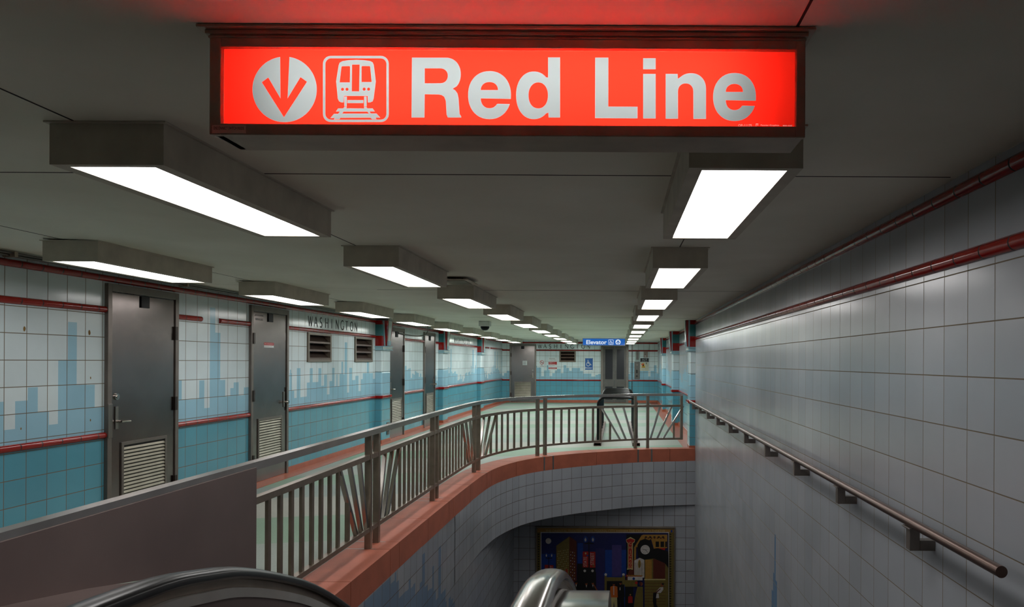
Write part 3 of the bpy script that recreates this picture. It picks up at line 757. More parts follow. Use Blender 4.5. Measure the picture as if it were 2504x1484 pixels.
def washington(T, s0, pitch, z0, h, label, n=.003, flip=1):
    root = thing('station_name', label, 'lettering', T(s0+5*pitch, 0, z0), group='station name lettering')
    for i, ch in enumerate('WASHINGTON'):
        mb = MB()
        for pts, w_ in GL[ch]: stroke(mb, T, pts, n, w_, a=s0+i*pitch*flip+.03, z=z0, sc=h)
        o = mb.build('letter', inkm, root)
        sol = o.modifiers.new('solid', 'SOLIDIFY'); sol.thickness = .001
    return root
washington(LEFT, 10.93, .2085, 2.088, .152, 'black WASHINGTON lettering on the left wall above the two vents')
washington(LEFT, 20.25, .2085, 2.08, .152, 'small distant WASHINGTON lettering on the left wall, between two far pilasters')
washington(FAR, fw(1318,0)[0], .2085, 2.075, .152, 'WASHINGTON lettering on the far wall, partly behind the Elevator sign')

# ------------------------------------------------------------------ ceiling lights
ordn = ['nearest','second','third','fourth','fifth','sixth','seventh','eighth','ninth','farthest']
proto = thing('ceiling_light', '', 'ceiling light', (0,0,0), group='box lights on the station ceiling')
mb = MB(); W2, LN, H = .183, 1.37, .138; m_ = .045
# housing open below: four sides + rim + top
mb.box(WORLD, -W2, -W2+.012, 0, LN, -H, 0); mb.box(WORLD, W2-.012, W2, 0, LN, -H, 0)
mb.box(WORLD, -W2+.012, W2-.012, 0, .012, -H, 0); mb.box(WORLD, -W2+.012, W2-.012, LN-.012, LN, -H, 0)
mb.box(WORLD, -W2+.012, -W2+m_, .012, LN-.012, -H, -H+.01); mb.box(WORLD, W2-m_, W2-.012, .012, LN-.012, -H, -H+.01)
mb.box(WORLD, -W2+m_, W2-m_, .012, .03, -H, -H+.01); mb.box(WORLD, -W2+m_, W2-m_, LN-.03, LN-.012, -H, -H+.01)
mb.box(WORLD, -W2-.012, W2+.012, -.012, LN+.012, -.006, -.0005)
hs_ = mb.build('housing', lampm, proto)
mb = MB(); mb.box(WORLD, -W2+m_-.02, W2-m_+.02, .014, LN-.014, -H+.012, -H+.017); df = mb.build('diffuser', lensm, proto); df['label'] = 'glowing white diffuser'
first = True
for x, rn in ROWS:
    for k, y in enumerate(LAMP_Y):
        lab = 'dark box ceiling light, %s of the ten in the %s row' % (ordn[k], rn)
        loc = (x, y, cz(x) if x > -2.6 else cz(x+.183))
        if first: proto.location = loc; proto['label'] = lab; first = False
        else:
            c = [q for q in dup(proto, loc, lab).children if q.name.startswith('diffuser')][0]
            c.material_slots[0].link = 'OBJECT'; c.material_slots[0].material = LENS[TIER[k]]

# ------------------------------------------------------------------ Red Line sign
SY = 1.69
SF = Fr((0,SY,0), (1,0,0))
def sp(u, v, Z=SY): return wp(u, v, Z)
def arcq(cx, cy, rx, ry, a0, a1, n=24, p=2.15):       # y down, superellipse
    out = []
    for k in range(n+1):
        t = math.radians(a0+(a1-a0)*k/n); c, s_ = math.cos(t), math.sin(t)
        out.append((cx+rx*math.copysign(abs(c)**(2/p), c), cy-ry*math.copysign(abs(s_)**(2/p), s_)))
    return out
def gl_e(dx=0, dy=0):
    o1 = arcq(1196.3,231,52.7,59,-8,340,40) + [(1216.8,252)] + arcq(1196.3,239,21.3,24,-33,-180,16)
    o2 = [(1175,218.5)] + arcq(1196,218.5,21,19.5,180,0,14)
    return [[(x+dx,y+dy) for x, y in o1], [(x+dx,y+dy) for x, y in o2]]
LOOPS = []
LOOPS.append([(1005,286),(1006,139),(1090,139)]+arcq(1088,180,38,41,90,-45,18)+[(1106,215.4),(1112,219),(1118,227),(1120.5,239),(1122,262),(1123,277),(1127,283),(1127,286),(1094,286),(1091,279),(1089,245),(1085,235),(1079,231),(1072,229.5),(1037.6,229),(1037,286)])
LOOPS.append([(1037.6,165.5),(1075,165.5)]+arcq(1075,183.7,19,18.2,85,-85,12)+[(1075,202),(1037.6,202)])
LOOPS += gl_e()
LOOPS.append([(1339.7,138.4),(1369.3,138.4),(1369.3,286),(1341,286),(1340.5,274)]+arcq(1305,231.5,43.7,58.5,-48,-312,34)+[(1339.7,188)])
LOOPS.append(arcq(1315.7,231.7,23.7,31.8,0,352,36))
LOOPS.append([(1455.2,139),(1487.7,139),(1487.5,259),(1559.3,259.4),(1559,288),(1454.8,287.5)])
LOOPS.append([(1572.7,140.5),(1603.6,140.5),(1603.6,167.7),(1572.7,167.7)])
LOOPS.append([(1572.7,179),(1603.6,179),(1603.6,288.3),(1572.7,288.3)])
LOOPS.append([(1628,179),(1657.5,179),(1658,191)]+arcq(1690,216,37,38.8,128,2,18)+[(1727,289.5),(1695.8,289.5)]+arcq(1677,222,18.7,19.6,0,180,14)+[(1658.4,289),(1627.9,289)])
LOOPS += gl_e(600.5, 4.6)
def c1(x, y): return (480+x/3.21, 40+y/3.21)
# arrow disc
cx, cy, rx, ry = 694, 217, 79, 80.5
a0 = math.degrees(math.acos((c1(725,0)[0]-cx)/rx)); a1 = math.degrees(math.acos((c1(652,0)[0]-cx)/rx))
ar = arcq(cx,cy,rx,ry,a0,a1-360,60,p=2)
LOOPS.append(ar+[c1(*p) for p in [(655,640),(558,475),(508,512),(682,787),(863,508),(812,472),(710,640)]])
def rrect(x0,y0,x1,y1,r):
    pts = []
    for cx_, cy_, s0 in ((x1-r,y0+r,90),(x1-r,y1-r,0),(x0+r,y1-r,-90),(x0+r,y0+r,-180)):
        for k in range(7):
            t = math.radians(s0-90*k/6); pts.append((cx_+r*math.cos(t), cy_-r*math.sin(t)))
    return pts
LOOPS.append([c1(x,y) for x, y in rrect(988,304,1507,825,62)]); LOOPS.append([c1(x,y) for x, y in rrect(1008,324,1488,806,46)])
LOOPS.append([c1(*p) for p in [(1112,378),(1120,358),(1140,346),(1190,338),(1250,335),(1310,338),(1362,345),(1380,356),(1389,376),(1405,505),(1388,640),(1380,662),(1360,671),(1342,671),(1340,620),(1155,620),(1151,671),(1133,671),(1115,662),(1105,640),(1092,505)]])
for q in ([(1135,390),(1140,386),(1198,385),(1202,390),(1200,513),(1120,513)],[(1218,373),(1277,373),(1273,583),(1216,583)],[(1293,390),(1297,385),(1356,385),(1360,390),(1372,510),(1293,510)],
          [(1156,624),(1178,624),(1176,703),(1157,703)],[(1312,624),(1332,624),(1333,703),(1312,703)],[(1181,652),(1307,652),(1307,676),(1181,676)],
          [(1157,706),(1178,706),(1172,717),(1316,717),(1310,706),(1331,706),(1338,717),(1380,717),(1398,742),(1355,742),(1366,757),(1410,757),(1440,790),(1402,791),(1411,803),(1375,803),(1362,791),(1127,792),(1118,803),(1072,803),(1085,793),(1045,795),(1075,760),(1108,760),(1122,742),(1090,742),(1108,717),(1149,717)],
          [(1152,743),(1140,758),(1350,758),(1338,743)]):
    LOOPS.append([c1(*p) for p in q])
for x, y in ((1143,567),(1178,567),(1313,566),(1348,566)):
    LOOPS.append([c1(x+12*math.cos(2*math.pi*k/16), y+12*math.sin(2*math.pi*k/16)) for k in range(16)])
U0_, U1_, V0_, V1_ = 546, 1944.5, 119, 311
def toW(lp): return [sp(u, v) for u, v in lp]
WL = [toW(l) for l in LOOPS]
sx0, sz1 = sp(U0_, V0_); sx1, sz0 = sp(U1_, V1_); sz1 = EYE-(121-V0)*SY/F-.002; sz0 = EYE-(310-V0)*SY/F-.0015
border = [(sx0,sz0),(sx1,sz0),(sx1,sz1),(sx0,sz1)]
ox0, ox1 = sp(524,0)[0]-.004, sp(1970,0)[0]-.002
oz0 = EYE-(337-V0)*SY/F-.001; oz1 = CEIL
sr = thing('hanging_sign', 'large backlit red Red Line sign in a dark metal box on the ceiling', 'sign', ((ox0+ox1)/2, SY, CEIL))
mb = MB(); T = SF; fd = .118
mb.box(T, ox0, sx0+.001, -.004, .012, oz0, oz1-.01); mb.box(T, sx1-.001, ox1, -.004, .012, oz0, oz1-.01)
mb.box(T, sx0, sx1, -.004, .012, oz0, sz0+.001); mb.box(T, sx0, sx1, -.004, .012, sz1-.001, oz1-.01)
mb.box(T, ox0+.004, sx0-.001, -fd, -.004, oz0+.003, oz1-.012)
mb.build('sign_frame', bronze, sr, bevel=.0025)
mb = MB()
mb.box(T, ox0+.003, ox1-.003, -fd, -.004, oz0+.003, oz0+.008); mb.box(T, ox0+.003, ox1-.003, -fd-.005, -fd, oz0+.003, oz1-.003)
mb.box(T, ox0+.003, ox0+.008, -fd, -.004, oz0+.008, oz1-.003); mb.box(T, ox1-.008, ox1-.003, -fd, -.004, oz0+.008, oz1-.003)
mb.box(T, ox0+.003, ox1-.003, -fd, -.004, oz1-.03, oz1-.024)
mb.build('sign_box', bronze, sr)
mb = MB()
mb.box(T, ox0-.022, ox1+.02, -fd-.02, .03, oz1-.008, oz1-.001); mb.box(T, ox0-.008, ox1+.006, -fd-.01, .018, oz1-.018, oz1-.008); mb.box(T, ox0-.003, ox1+.002, -fd, .014, oz1-.026, oz1-.02)
mb.build('ceiling_flange', bronze, sr, bevel=.002)
g_red = loops_geo([border]+WL); g_white = loops_geo(WL)
mb = MB(); mb.flat(g_red, T, 0, 0, -.004); rp = mb.build('red_face', bl_red, sr); rp['label'] = 'glowing red face'
mb = MB(); mb.flat(g_white, T, 0, 0, -.004); q = mb.build('lettering', bl_white, sr); q['label'] = 'white Red Line letters, arrow and train symbols'
mb = MB()
for t, u0, u1, v0, v1_ in (('OP-11175',1806,1839,302.5,308.5),('Pannier Graphics',1861,1906,303,308),('800-555',1915,1938,304.5,307.5)):
    a, z1 = sp(u0, v0); b, z0 = sp(u1, v1_); fit_text(mb, t, T, a, b, z0, z1, -.0036, 0)
a, z1 = sp(1849,301); b, z0 = sp(1855,309); mb.box(T, a, a+.001, -.0038, -.0035, z0, z1); mb.box(T, a, b, -.0038, -.0035, z1-.0012, z1); mb.box(T, a+.003, b, -.0038, -.0035, (z0+z1)/2, (z0+z1)/2+.001)
mb.build('maker_mark', emis('lit_ink', (255,196,186), .7), sr)
mb = MB(); a, z1 = sp(526,310.5); b, z0 = sp(608,330); mb.box(T, a, b, .012, .0128, z0, z1, 0); fit_text(mb, 'DISCONNECT SWITCH INSIDE', T, a+.004, b-.004, (z0+z1)/2-.001, (z0+z1)/2+.006, .0131, 1, .01)
mb.build('switch_sticker', [mat('aged_sticker', (205,185,172), .5), inkm], sr)
# fluorescent tubes inside the sign box
for zz, e in ((0.055, 1.0), (-0.055, 0.6)):
    ld = D.lights.new('sign_tube', 'AREA'); ld.shape = 'RECTANGLE'; ld.size = 1.12; ld.size_y = .02; ld.energy = 10*e; ld.color = (1.0, 1.0, 1.0)
    lo = D.objects.new('sign_tube', ld); COL.objects.link(lo); lo.location = ((sx0+sx1)/2-.02, SY+.108, (sz0+sz1)/2+zz)
    lo.rotation_euler = (math.pi/2, 0, 0); lo.parent = sr; lo.matrix_parent_inverse = sr.matrix_world.inverted()

# ------------------------------------------------------------------ Elevator sign (far)
EY = 24.1; EF = Fr((0,EY,0), (1,0,0))
ea, ez1 = wp(1425.5,828.5,EY); eb, ez0 = wp(1528,844,EY); ez1 = CEIL-.012; ez0 = EYE-(844.3-V0)*EY/F
es = thing('hanging_sign', 'blue lit Elevator sign hanging from the ceiling near the far wall', 'sign', ((ea+eb)/2, EY, CEIL))
e_blue = emis('lit_blue', (6,88,176), .95); e_white = emis('lit_white', (225,235,245), .9)
mb = MB(); mb.box(EF, ea-.01, eb+.012, -.1, -.002, ez0-.008, CEIL-.001); mb.box(EF, ea-.02, eb+.02, -.11, .008, CEIL-.014, CEIL-.001); mb.build('sign_box', bronze, es)
mb = MB(); mb.box(EF, ea, eb, -.002, .0, ez0, ez1); mb.build('sign_face', e_blue, es)
def ep(x, y): return wp(1240+x/5.69, 800+y/5.69, EY)
mb = MB(); a, z1 = ep(1102,178); b, z0 = ep(1387,238); fit_text(mb, 'Elevator', EF, a, b, z0, z1, .002, 0, .022); mb.build('lettering', e_white, es); mb = MB()
def er_(pts): return [ep(*p) for p in pts]
def wheelchair(x, y, s_):          # loops in y-down units, box 0..1
    W = lambda q: [(x+px*s_, y+py*s_) for px, py in q]
    head = W([(.40+.07*math.cos(t*math.pi/6), .12+.07*math.sin(t*math.pi/6)) for t in range(12)])
    body = W([(.34,.21),(.46,.21),(.47,.36),(.68,.37),(.68,.43),(.47,.44),(.48,.52),(.74,.53),(.86,.76),(.95,.72),(.98,.78),(.83,.86),(.68,.61),(.38,.60)])
    ring_o = [(.43+.30*math.cos(t), .69+.30*math.sin(t)) for t in [math.radians(-5+ (250-(-5))*k/20) for k in range(21)]]
    ring_i = [(.43+.22*math.cos(t), .69+.22*math.sin(t)) for t in [math.radians(250-255*k/20) for k in range(21)]]
    return [head, body, W(ring_o+ring_i)]
g = loops_geo([er_(rrect(1410,172,1480,243,10)), er_(rrect(1415,177,1475,238,7))]); mb.flat(g, EF, 0, 0, .002)
for lp in wheelchair(1418,178,56): mb.flat(loops_geo([er_(lp)]), EF, 0, 0, .0025)
disc = [(1544+36*math.cos(t*math.pi/18), 207+37*math.sin(t*math.pi/18)) for t in range(36)]
mb.build('wheelchair_symbol', e_white, es); mb = MB()
mb.flat(loops_geo([er_(disc)]), EF, 0, 0, .002); mb.build('arrow_disc', e_white, es)
mb = MB(); mb.flat(loops_geo([er_([(1544,180),(1572,218),(1565,226),(1549,203),(1550,245),(1538,245),(1539,203),(1523,226),(1516,218)])]), EF, 0, 0, .003); mb.build('arrow', e_blue, es)

# ------------------------------------------------------------------ camera dome, ceiling panel, conduits
cr_ = thing('security_camera', 'white dome security camera on the ceiling', 'camera', (-2.57,14.1,CEIL))
mb = MB(); mb.box(WORLD, -2.675, -2.465, 14.0, 14.2, CEIL-.1, CEIL-.001); mb.build('mount_box', mat('camera_white', (205,207,202), .5), cr_, bevel=.012)
mb = MB(); prof = [(.085,0),(.083,.02),(.07,.05),(.045,.072),(.001,.082)]
for (r0,h0),(r1,h1) in zip(prof[:-1], prof[1:]):
    mb.disc((-2.57,14.1,CEIL-.1-h0), (0,0,-1), r0, h1-h0, r2=r1)
mb.build('dome', black, cr_)
cp = thing('ceiling_fixture', 'small thin louvred exit fixture on the ceiling behind the second middle light', 'fixture', (-1.5,6.9,CEIL))
mb = MB(); mb.box(WORLD, -1.62, -1.36, 6.62, 7.06, CEIL-.03, CEIL-.022); mb.box(WORLD, -1.58, -1.56, 6.7, 6.98, CEIL-.022, CEIL-.001); mb.box(WORLD, -1.42, -1.40, 6.7, 6.98, CEIL-.022, CEIL-.001); mb.build('frame', bronze, cp)
mb = MB()
for k in range(9): mb.box(WORLD, -1.58, -1.40, 6.67+k*.04, 6.685+k*.04, CEIL-.036, CEIL-.03)
mb.build('grille', louv, cp)
cd = thing('electrical_conduit', 'thin grey conduit pipes running along the top of the left wall', 'conduit', LEFT(8,.03,2.37))
mb = MB(); mb.tube([LEFT(s, .045, 2.366) for s in (0,4,8,12,14.5,20,28)], .011, k=8); mb.tube([LEFT(s, .08, 2.38) for s in (0,4,8,12,14.5)], .008, k=8); mb.build('pipe', greyp, cd)
for k in range(9):
    s = 5.6+k*2.2
    mb = MB(); mb.box(LEFT, s-.015, s+.015, .0, .095, 2.352, 2.392); mb.build('clamp', bronze, cd)
mb = MB()
pth = [LEFT(15.2,.04,2.15), LEFT(15.7,.06,2.13), LEFT(16.2,.1,2.12), LEFT(16.55,.16,2.14), LEFT(16.75,.2,2.2), LEFT(16.7,.24,2.28), LEFT(16.6,.26,2.37)]
P2 = []
for i in range(len(pth)-1):
    p0, p1, p2, p3 = pth[max(i-1,0)], pth[i], pth[i+1], pth[min(i+2,len(pth)-1)]
    for k in range(5):
        t = k/5; P2.append(0.5*((2*p1)+(p2-p0)*t+(2*p0-5*p1+4*p2-p3)*t*t+(3*p1-p0-3*p2+p3)*t**3))
P2.append(pth[-1]); mb.tube(P2, .014, k=8); o = mb.build('flexible_conduit', greyp); tag(o, 'grey flexible conduit looping from the third left door up to the ceiling', 'conduit')

# ------------------------------------------------------------------ signs on far wall
def fp(x, y): return wp(1300+x/13.91, 840+y/13.91, 28.2)
def fq(x, y): return wp(1460+x/10.6, 820+y/10.6, 28.2)
def board(mb, f, x0, y0, x1, y1, n0, n1, mi):
    a, z1 = f(x0,y0); b, z0 = f(x1,y1); mb.box(FAR, a, b, n0, n1, z0, z1, mi); return a, b, z0, z1
mb = MB(); board(mb, fp, 262,560,432,805,.0,.006,0)
ring = [(350+70*math.cos(t), 640+70*math.sin(t)) for t in [2*math.pi*k/28 for k in range(28)]]; ring2 = [(350+56*math.cos(t), 640+56*math.sin(t)) for t in [2*math.pi*k/28 for k in range(28)]]
mb.flat(loops_geo([[fp(*p) for p in ring],[fp(*p) for p in ring2]]), FAR, 0, 0, .008, 1)
mb.flat(loops_geo([[fp(*p) for p in [(298,600),(308,590),(402,682),(392,692)]]]), FAR, 0, 0, .0085, 1)
mb.flat(loops_geo([[fp(*p) for p in [(305,640),(395,640),(395,652),(305,652)]]]), FAR, 0, 0, .0075, 2)
a, z1 = fp(322,722); b, z0 = fp(372,752); fit_text(mb, 'No', FAR, a, b, z0, z1, .0075, 2, .01)
a, z1 = fp(282,760); b, z0 = fp(418,792); fit_text(mb, 'Smoking', FAR, a, b, z0, z1, .0075, 2, .01)
o = mb.build('no_smoking_sign', [whitep, redink, inkm]); tag(o, 'white No Smoking sign with red circle on the far wall', 'sign')
mb = MB(); board(mb, fp, 575,475,862,905,.0,.006,0); board(mb, fp, 577,615,860,716,.006,.008,1); board(mb, fp, 577,812,860,860,.006,.008,1)
for x0,x1,y0,y1,t,mi in ((603,790,488,528,'Attention',2),(603,830,545,575,'no loitering or soliciting',2),(603,790,620,640,'Surveillance',0),(603,700,650,668,'cameras',0),(603,800,682,705,'in use at all times',0),(603,775,738,762,'Report problems',2),(603,710,775,795,'24 hours',3),(603,820,820,850,'In case of emergency',0)):
    a, z1 = fp(x0,y0); b, z0 = fp(x1,y1); fit_text(mb, t, FAR, a, b, z0, z1, .009, mi)
o = mb.build('notice_sign', [whitep, redink, inkm, bluep]); tag(o, 'white notice with two red bands on the far wall left of the vent', 'sign')
mb = MB(); board(mb, fp, 1805,485,2090,905,.0,.005,0); board(mb, fp, 1822,500,2078,890,.005,.008,1)
def wl(lp): return [fp(*p) for p in lp]
for lp in wheelchair(1832,540,235): mb.flat(loops_geo([wl([(x-(x-1832)*.1, y) for x, y in lp])]), FAR, 0, 0, .0085, 0)
a, z1 = fp(1825,800); b, z0 = fp(2055,850); fit_text(mb, 'Elevator', FAR, a, b, z0, z1, .0085, 0, .02)
for x, y in ((1815,495),(2080,495),(1815,893),(2080,893)):
    p = fp(x, y); mb.disc(FAR(p[0], .005, p[1]), FAR.n, .008, .004, 2, k=8)
o = mb.build('elevator_sign', [whitep, bluep, inkm]); tag(o, 'blue wheelchair Elevator sign on the far wall beside the elevator doors', 'sign')
mb = MB(); board(mb, fq, 970,678,1108,1135,.0,.02,0); board(mb, fq, 1015,740,1065,790,.02,.024,1)
for y in (915,955,1055): p = fq(1030,y); mb.disc(FAR(p[0], .02, p[1]), FAR.n, .035, .012, 2, k=14)
o = mb.build('call_panel', [greyp, framest, inkm]); tag(o, 'tall grey elevator call panel with round buttons', 'call panel')
mb = MB(); board(mb, fq, 985,412,1112,672,.0,.004,1); board(mb, fq, 1015,415,1078,632,.004,.03,0)
o = mb.build('floor_indicator', [greyp, palew]); tag(o, 'narrow grey indicator strip above the elevator call panel', 'indicator')
mb = MB(); board(mb, fq, 1210,412,1312,575,.0,.04,0); p = fq(1250,490); mb.disc(FAR(p[0], .04, p[1]), FAR.n, .012, .006, 1, k=10); board(mb, fq, 1228,528,1270,545,.04,.042,2)
o = mb.build('wall_box', [mat('beige_box', (150,132,126), .5), inkm, whitep]); tag(o, 'small beige metal box above the black notice on the far wall', 'box')
mb = MB(); board(mb, fq, 1122,590,1338,688,.0,.006,0)
for t, x0, x1, y0, y1 in (('Stay off',1165,1295,605,640),('platform',1158,1302,648,680)):
    a, z1 = fq(x0,y0); b, z0 = fq(x1,y1); fit_text(mb, t, FAR, a, b, z0, z1, .007, 1)
o = mb.build('black_notice', [inkm, whitep]); tag(o, 'small black notice with white words above the yellow warning sign', 'sign')
mb = MB(); board(mb, fq, 1118,690,1335,918,.0,.006,0)
mb.flat(loops_geo([[fq(*p) for p in [(1185,715),(1215,720),(1252,838),(1148,838)]]]), FAR, 0, 0, .007, 1)
mb.flat(loops_geo([[fq(*p) for p in [(1130,735),(1165,740),(1185,712),(1200,735),(1222,730),(1212,770),(1165,790),(1155,765)]]]), FAR, 0, 0, .0074, 2)
mb.flat(loops_geo([[fq(*p) for p in [(1165,815),(1235,815),(1240,826),(1160,826)]]]), FAR, 0, 0, .0078, 3)
mb.flat(loops_geo([[fq(*p) for p in [(1180,765),(1212,748),(1216,795),(1182,800)]]]), FAR, 0, 0, .0078, 3)
mb.flat(loops_geo([[fq(*p) for p in [(1270,705),(1284,705),(1284,750),(1270,750)]]]), FAR, 0, 0, .0078, 3)
for t, x0, x1, y0, y1 in (('Warning',1175,1265,850,862),('do not use in a fire',1158,1285,870,882),('use the stairs',1172,1268,888,900)):
    a, z1 = fq(x0,y0); b, z0 = fq(x1,y1); fit_text(mb, t, FAR, a, b, z0, z1, .0075, 3)
o = mb.build('warning_sign', [mat('cream_board', (198,196,176), .5), yelp, orng, inkm]); tag(o, 'cream warning sign with a yellow and orange triangle on the far wall', 'sign')
# dark vertical channel beside the call panel
mb = MB(); a, _ = fw(1549.5,0); mb.box(FAR, a, a+.02, 0, .02, 0, 2.26); o = mb.build('wall_channel', hinge); tag(o, 'thin dark vertical channel between elevator doors and call panel', 'channel')
# outlet on first pilaster
ot = thing('wall_outlet', 'small grey switch box low on the first left pilaster', 'outlet', LEFT(14.3,.125,.2))
mb = MB(); mb.box(LEFT, 14.2, 14.33, .125, .14, .14, .38); mb.build('cover', greyp, ot, bevel=.003)
mb = MB(); mb.box(LEFT, 14.245, 14.285, .14, .145, .2, .32); mb.build('socket', hinge, ot)
# tile chips on the near left wall
mb = MB()
for x, y, r_ in ((125,475,.016),(462,494,.018),(470,729,.009),(470,948,.009),(110,992,.008)):
    s, z = lw(x/2.12, 580+y/2.12)
    mb.face([LEFT(s+r_*math.cos(t)*(.6+.3*random.random()), .0012, z+r_*1.3*math.sin(t)) for t in [2*math.pi*k/9 for k in range(9)]])
o = mb.build('trim_%d' % TR[0], mat('chip_brown', (120,92,40), .8)); TR[0] += 1; struct(o)

# ------------------------------------------------------------------ handrail on right wall
hr = thing('handrail', 'round brown steel handrail bracketed to the white tiled right wall', 'handrail', (1.38, 7, .87))
mb = MB(); mb.tube([(1.28, y, .885-.001*(y-2.5)) for y in (2.45,2.46,5,8,11,13.15)], .0205, k=20); mb.build('pipe', mat('handrail_steel', (104,82,74), .36, .8), hr)
for k in range(10):
    y = 3.19+1.05*k; mb = MB()
    zt = .862; zb = .765; th = .012
    for y0, y1 in ((y-.0, y+.045),):
        mb.box(WORLD, 1.268, 1.312, y0, y1, zb, zt-.001); mb.box(WORLD, 1.312, 1.379, y0, y1, zb, zb+.045); mb.box(WORLD, 1.258, 1.30, y0-.02, y1+.02, zt-.004, zt+.004)
    mb.build('bracket', framest, hr, bevel=.002)

# ------------------------------------------------------------------ escalator
HP = [(0.2,1.09),(1.0,1.09),(1.3,1.088),(1.47,1.083),(1.615,1.075),(1.76,1.062),(1.9,1.036),(2.06,1.0),(2.26,.933),(2.5,.836),(2.71,.731),(2.95,.59)]
HP = [(p.x, p.y) for p in catmull(HP, .04)]
y_, z_ = HP[-1]; HP += [(y_+.6*k, z_-.35*k) for k in range(1, 13)]
y_, z_ = HP[-1]; HP += [(y_+.3, z_-.14), (y_+.7, z_-.16)]
es_ = thing('escalator', 'escalator descending in the stairwell with black handrails, the worn right one silvered for its reflection', 'escalator', (-.64, 2.0, 0))
def esweep(name, x, prof, m, dz=0):
    mb = MB(); mb.sweep([(x, y, z+dz) for y, z in HP], prof, side=Vector((1,0,0)), sm=True)
    return mb.build(name, m, es_)
def dome(w_, h_, n=10):
    return [(w_/2*math.cos(math.pi*k/n)*1.0, -h_+h_*abs(math.sin(math.pi*k/n))**.6) for k in range(n+1)] + [(-w_/2*.9,-h_-.006),(w_/2*.9,-h_-.006)]
pr = dome(.082, .026)
for x, m, sg in ((-1.09, black, 1), (-.185, polish, -1)):  # right belt is black too; its silver metal paints in the lamp reflection
    o = esweep('handrail_belt', x, pr, m); 
    if sg < 0: o['label'] = 'worn black handrail, silvered to paint in its sheen'
    esweep('belt_guide', x, [(-.022,-.055),(.022,-.055),(.022,-.03),(-.022,-.03)], railst)
    esweep('balustrade_strip', x, [(-.036,-.082),(.036,-.082),(.036,-.056),(-.036,-.056)], mat('grey_strip', (168,166,162), .5, .3))
    mb = MB(); xi = x+sg*.03; pts = [(y, z-.07) for y, z in HP]
    for (y0,z0),(y1,z1) in zip(pts[:-1], pts[1:]):
        for xx, fl_ in ((xi, 0), (x-sg*.03, 1)):
            mb.face([(xx,y0,z0),(xx,y1,z1),(xx,y1,z1-.75),(xx,y0,z0-.75)])
    mb.build('balustrade', panelst, es_)
def deck(name, x0, x1, dz0, dz1, m, drop, y0=.2, y1=9.5):
    pts = [(y, z) for y, z in HP if y0 <= y <= y1]; mb = MB()
    for (a, za), (b, zb) in zip(pts[:-1], pts[1:]):
        f0 = dz0(a, za); f1 = dz0(b, zb); g0 = dz1(a, za); g1 = dz1(b, zb)
        mb.face([(x0,a,f0),(x1,a,g0),(x1,b,g1),(x0,b,f1)], 0, None, True)
        mb.face([(x1,a,g0),(x1,a,g0-drop),(x1,b,g1-drop),(x1,b,g1)], 0, None, False)
    mb.build(name, m, es_)
deck('outer_deck', -.15, -.022, lambda y,z: z-.062, lambda y,z: z-.062, polish, .9)
def wallz(y):
    for (a,za),(b,zb) in zip(bot[:-1], bot[1:]):
        if a <= y <= b: return za+(zb-za)*(y-a)/(b-a)
    return .86 if y < 1.5 else None
deck('outer_deck', -1.13, -1.862, lambda y,z: z-.07, lambda y,z: wallz(y) if wallz(y) is not None and y < 3.6 else z-.07, panelst, .3, .2, 4.1)
deck('outer_deck', -1.862, -2.02, lambda y,z: wallz(y) or .3, lambda y,z: wallz(y) or .3, panelst, .02, .2, 4.0)
# steps between the balustrades
mb = MB(); mb.box(WORLD, -1.05, -.225, .9, 2.3, -.05, .002); mb.build('landing_plate', steel, es_)
for k in range(20):
    y = 2.3+.37*k; z = -.2*(k+1)
    mb = MB(); mb.box(WORLD, -1.05, -.225, y, y+.39, z-.03, z); mb.box(WORLD, -1.05, -.225, y, y+.02, z, z+.2)
    for j in range(12): mb.box(WORLD, -1.04+j*.068, -1.02+j*.068, y+.02, y+.38, z, z+.008)
    mb.build('step', steel, es_)
# ------------------------------------------------------------------ black hoop rack
hk = thing('hoop_barrier', 'row of black tubular hoops on two brown floor rails before the elevator', 'barrier', (-.03, 16, 0))
ch_steel = mat('channel_brown', (104,84,78), .45, .5)
for x in (-.385, .34):
    mb = MB(); mb.box(WORLD, x-.075, x+.065, 13.72, 18.7, .001, .012); mb.box(WORLD, x-.075, x-.065, 13.72, 18.7, .012, .06); mb.box(WORLD, x+.055, x+.065, 13.72, 18.7, .012, .06); mb.box(WORLD, x-.065, x+.055, 13.74, 18.7, .05, .06)
    mb.build('floor_rail', ch_steel, hk, bevel=.003)
def hoop_path(y):
    x0, x1, h = -.385, .34, .9; r = .14; pts = [(x0,y,.06),(x0,y,h-.2)]
    for k in range(7):
        t = math.radians(180-90*k/6); pts.append((x0+r+.0+r*math.cos(t), y, h-r*.9+r*.9*math.sin(t)))
    for k in range(7):
        t = math.radians(90-90*k/6); pts.append((x1-r+r*math.cos(t), y, h-r*.9+r*.9*math.sin(t)))
    return pts+[(x1,y,h-.2),(x1,y,.06)]
for k in range(7):
    mb = MB(); mb.tube(hoop_path(13.85+.72*k), .024, k=12, side=Vector((0,1,0))); mb.build('hoop', blackp, hk)

# ------------------------------------------------------------------ framed mural on the stairwell end wall
PY = 13.2
def pp(x, y): return wp(1280+x/5.962, 1260+y/5.962, PY-.03)
PF = Fr((0,PY,0), (1,0,0))
pm = [mat('mural_'+n_, tuple(int(q*.85) for q in c), .4, var=.1, scale=20) for n_, c in (('navy',(28,36,96)),('black',(14,12,16)),('gold',(176,130,52)),('cream',(206,190,130)),('white',(214,206,200)),('red',(182,34,26)),('blue',(20,64,150)),('brown',(96,38,26)),('orange',(206,104,36)),('skin',(150,78,44)),('olive',(120,104,48)),('purple',(74,64,128)))]
nav, blk, gol, crm, wht, rd, blu, brn, orn_, skn, olv, pur = range(12)
pa, pz1 = pp(178,155); pb, _ = pp(2216,155); pz0 = -3.25
mr_ = thing('framed_mural', 'framed night scene mural of theatres and people in the stairwell', 'picture', ((pa+pb)/2, PY, pz0))
mb = MB(); f = .035
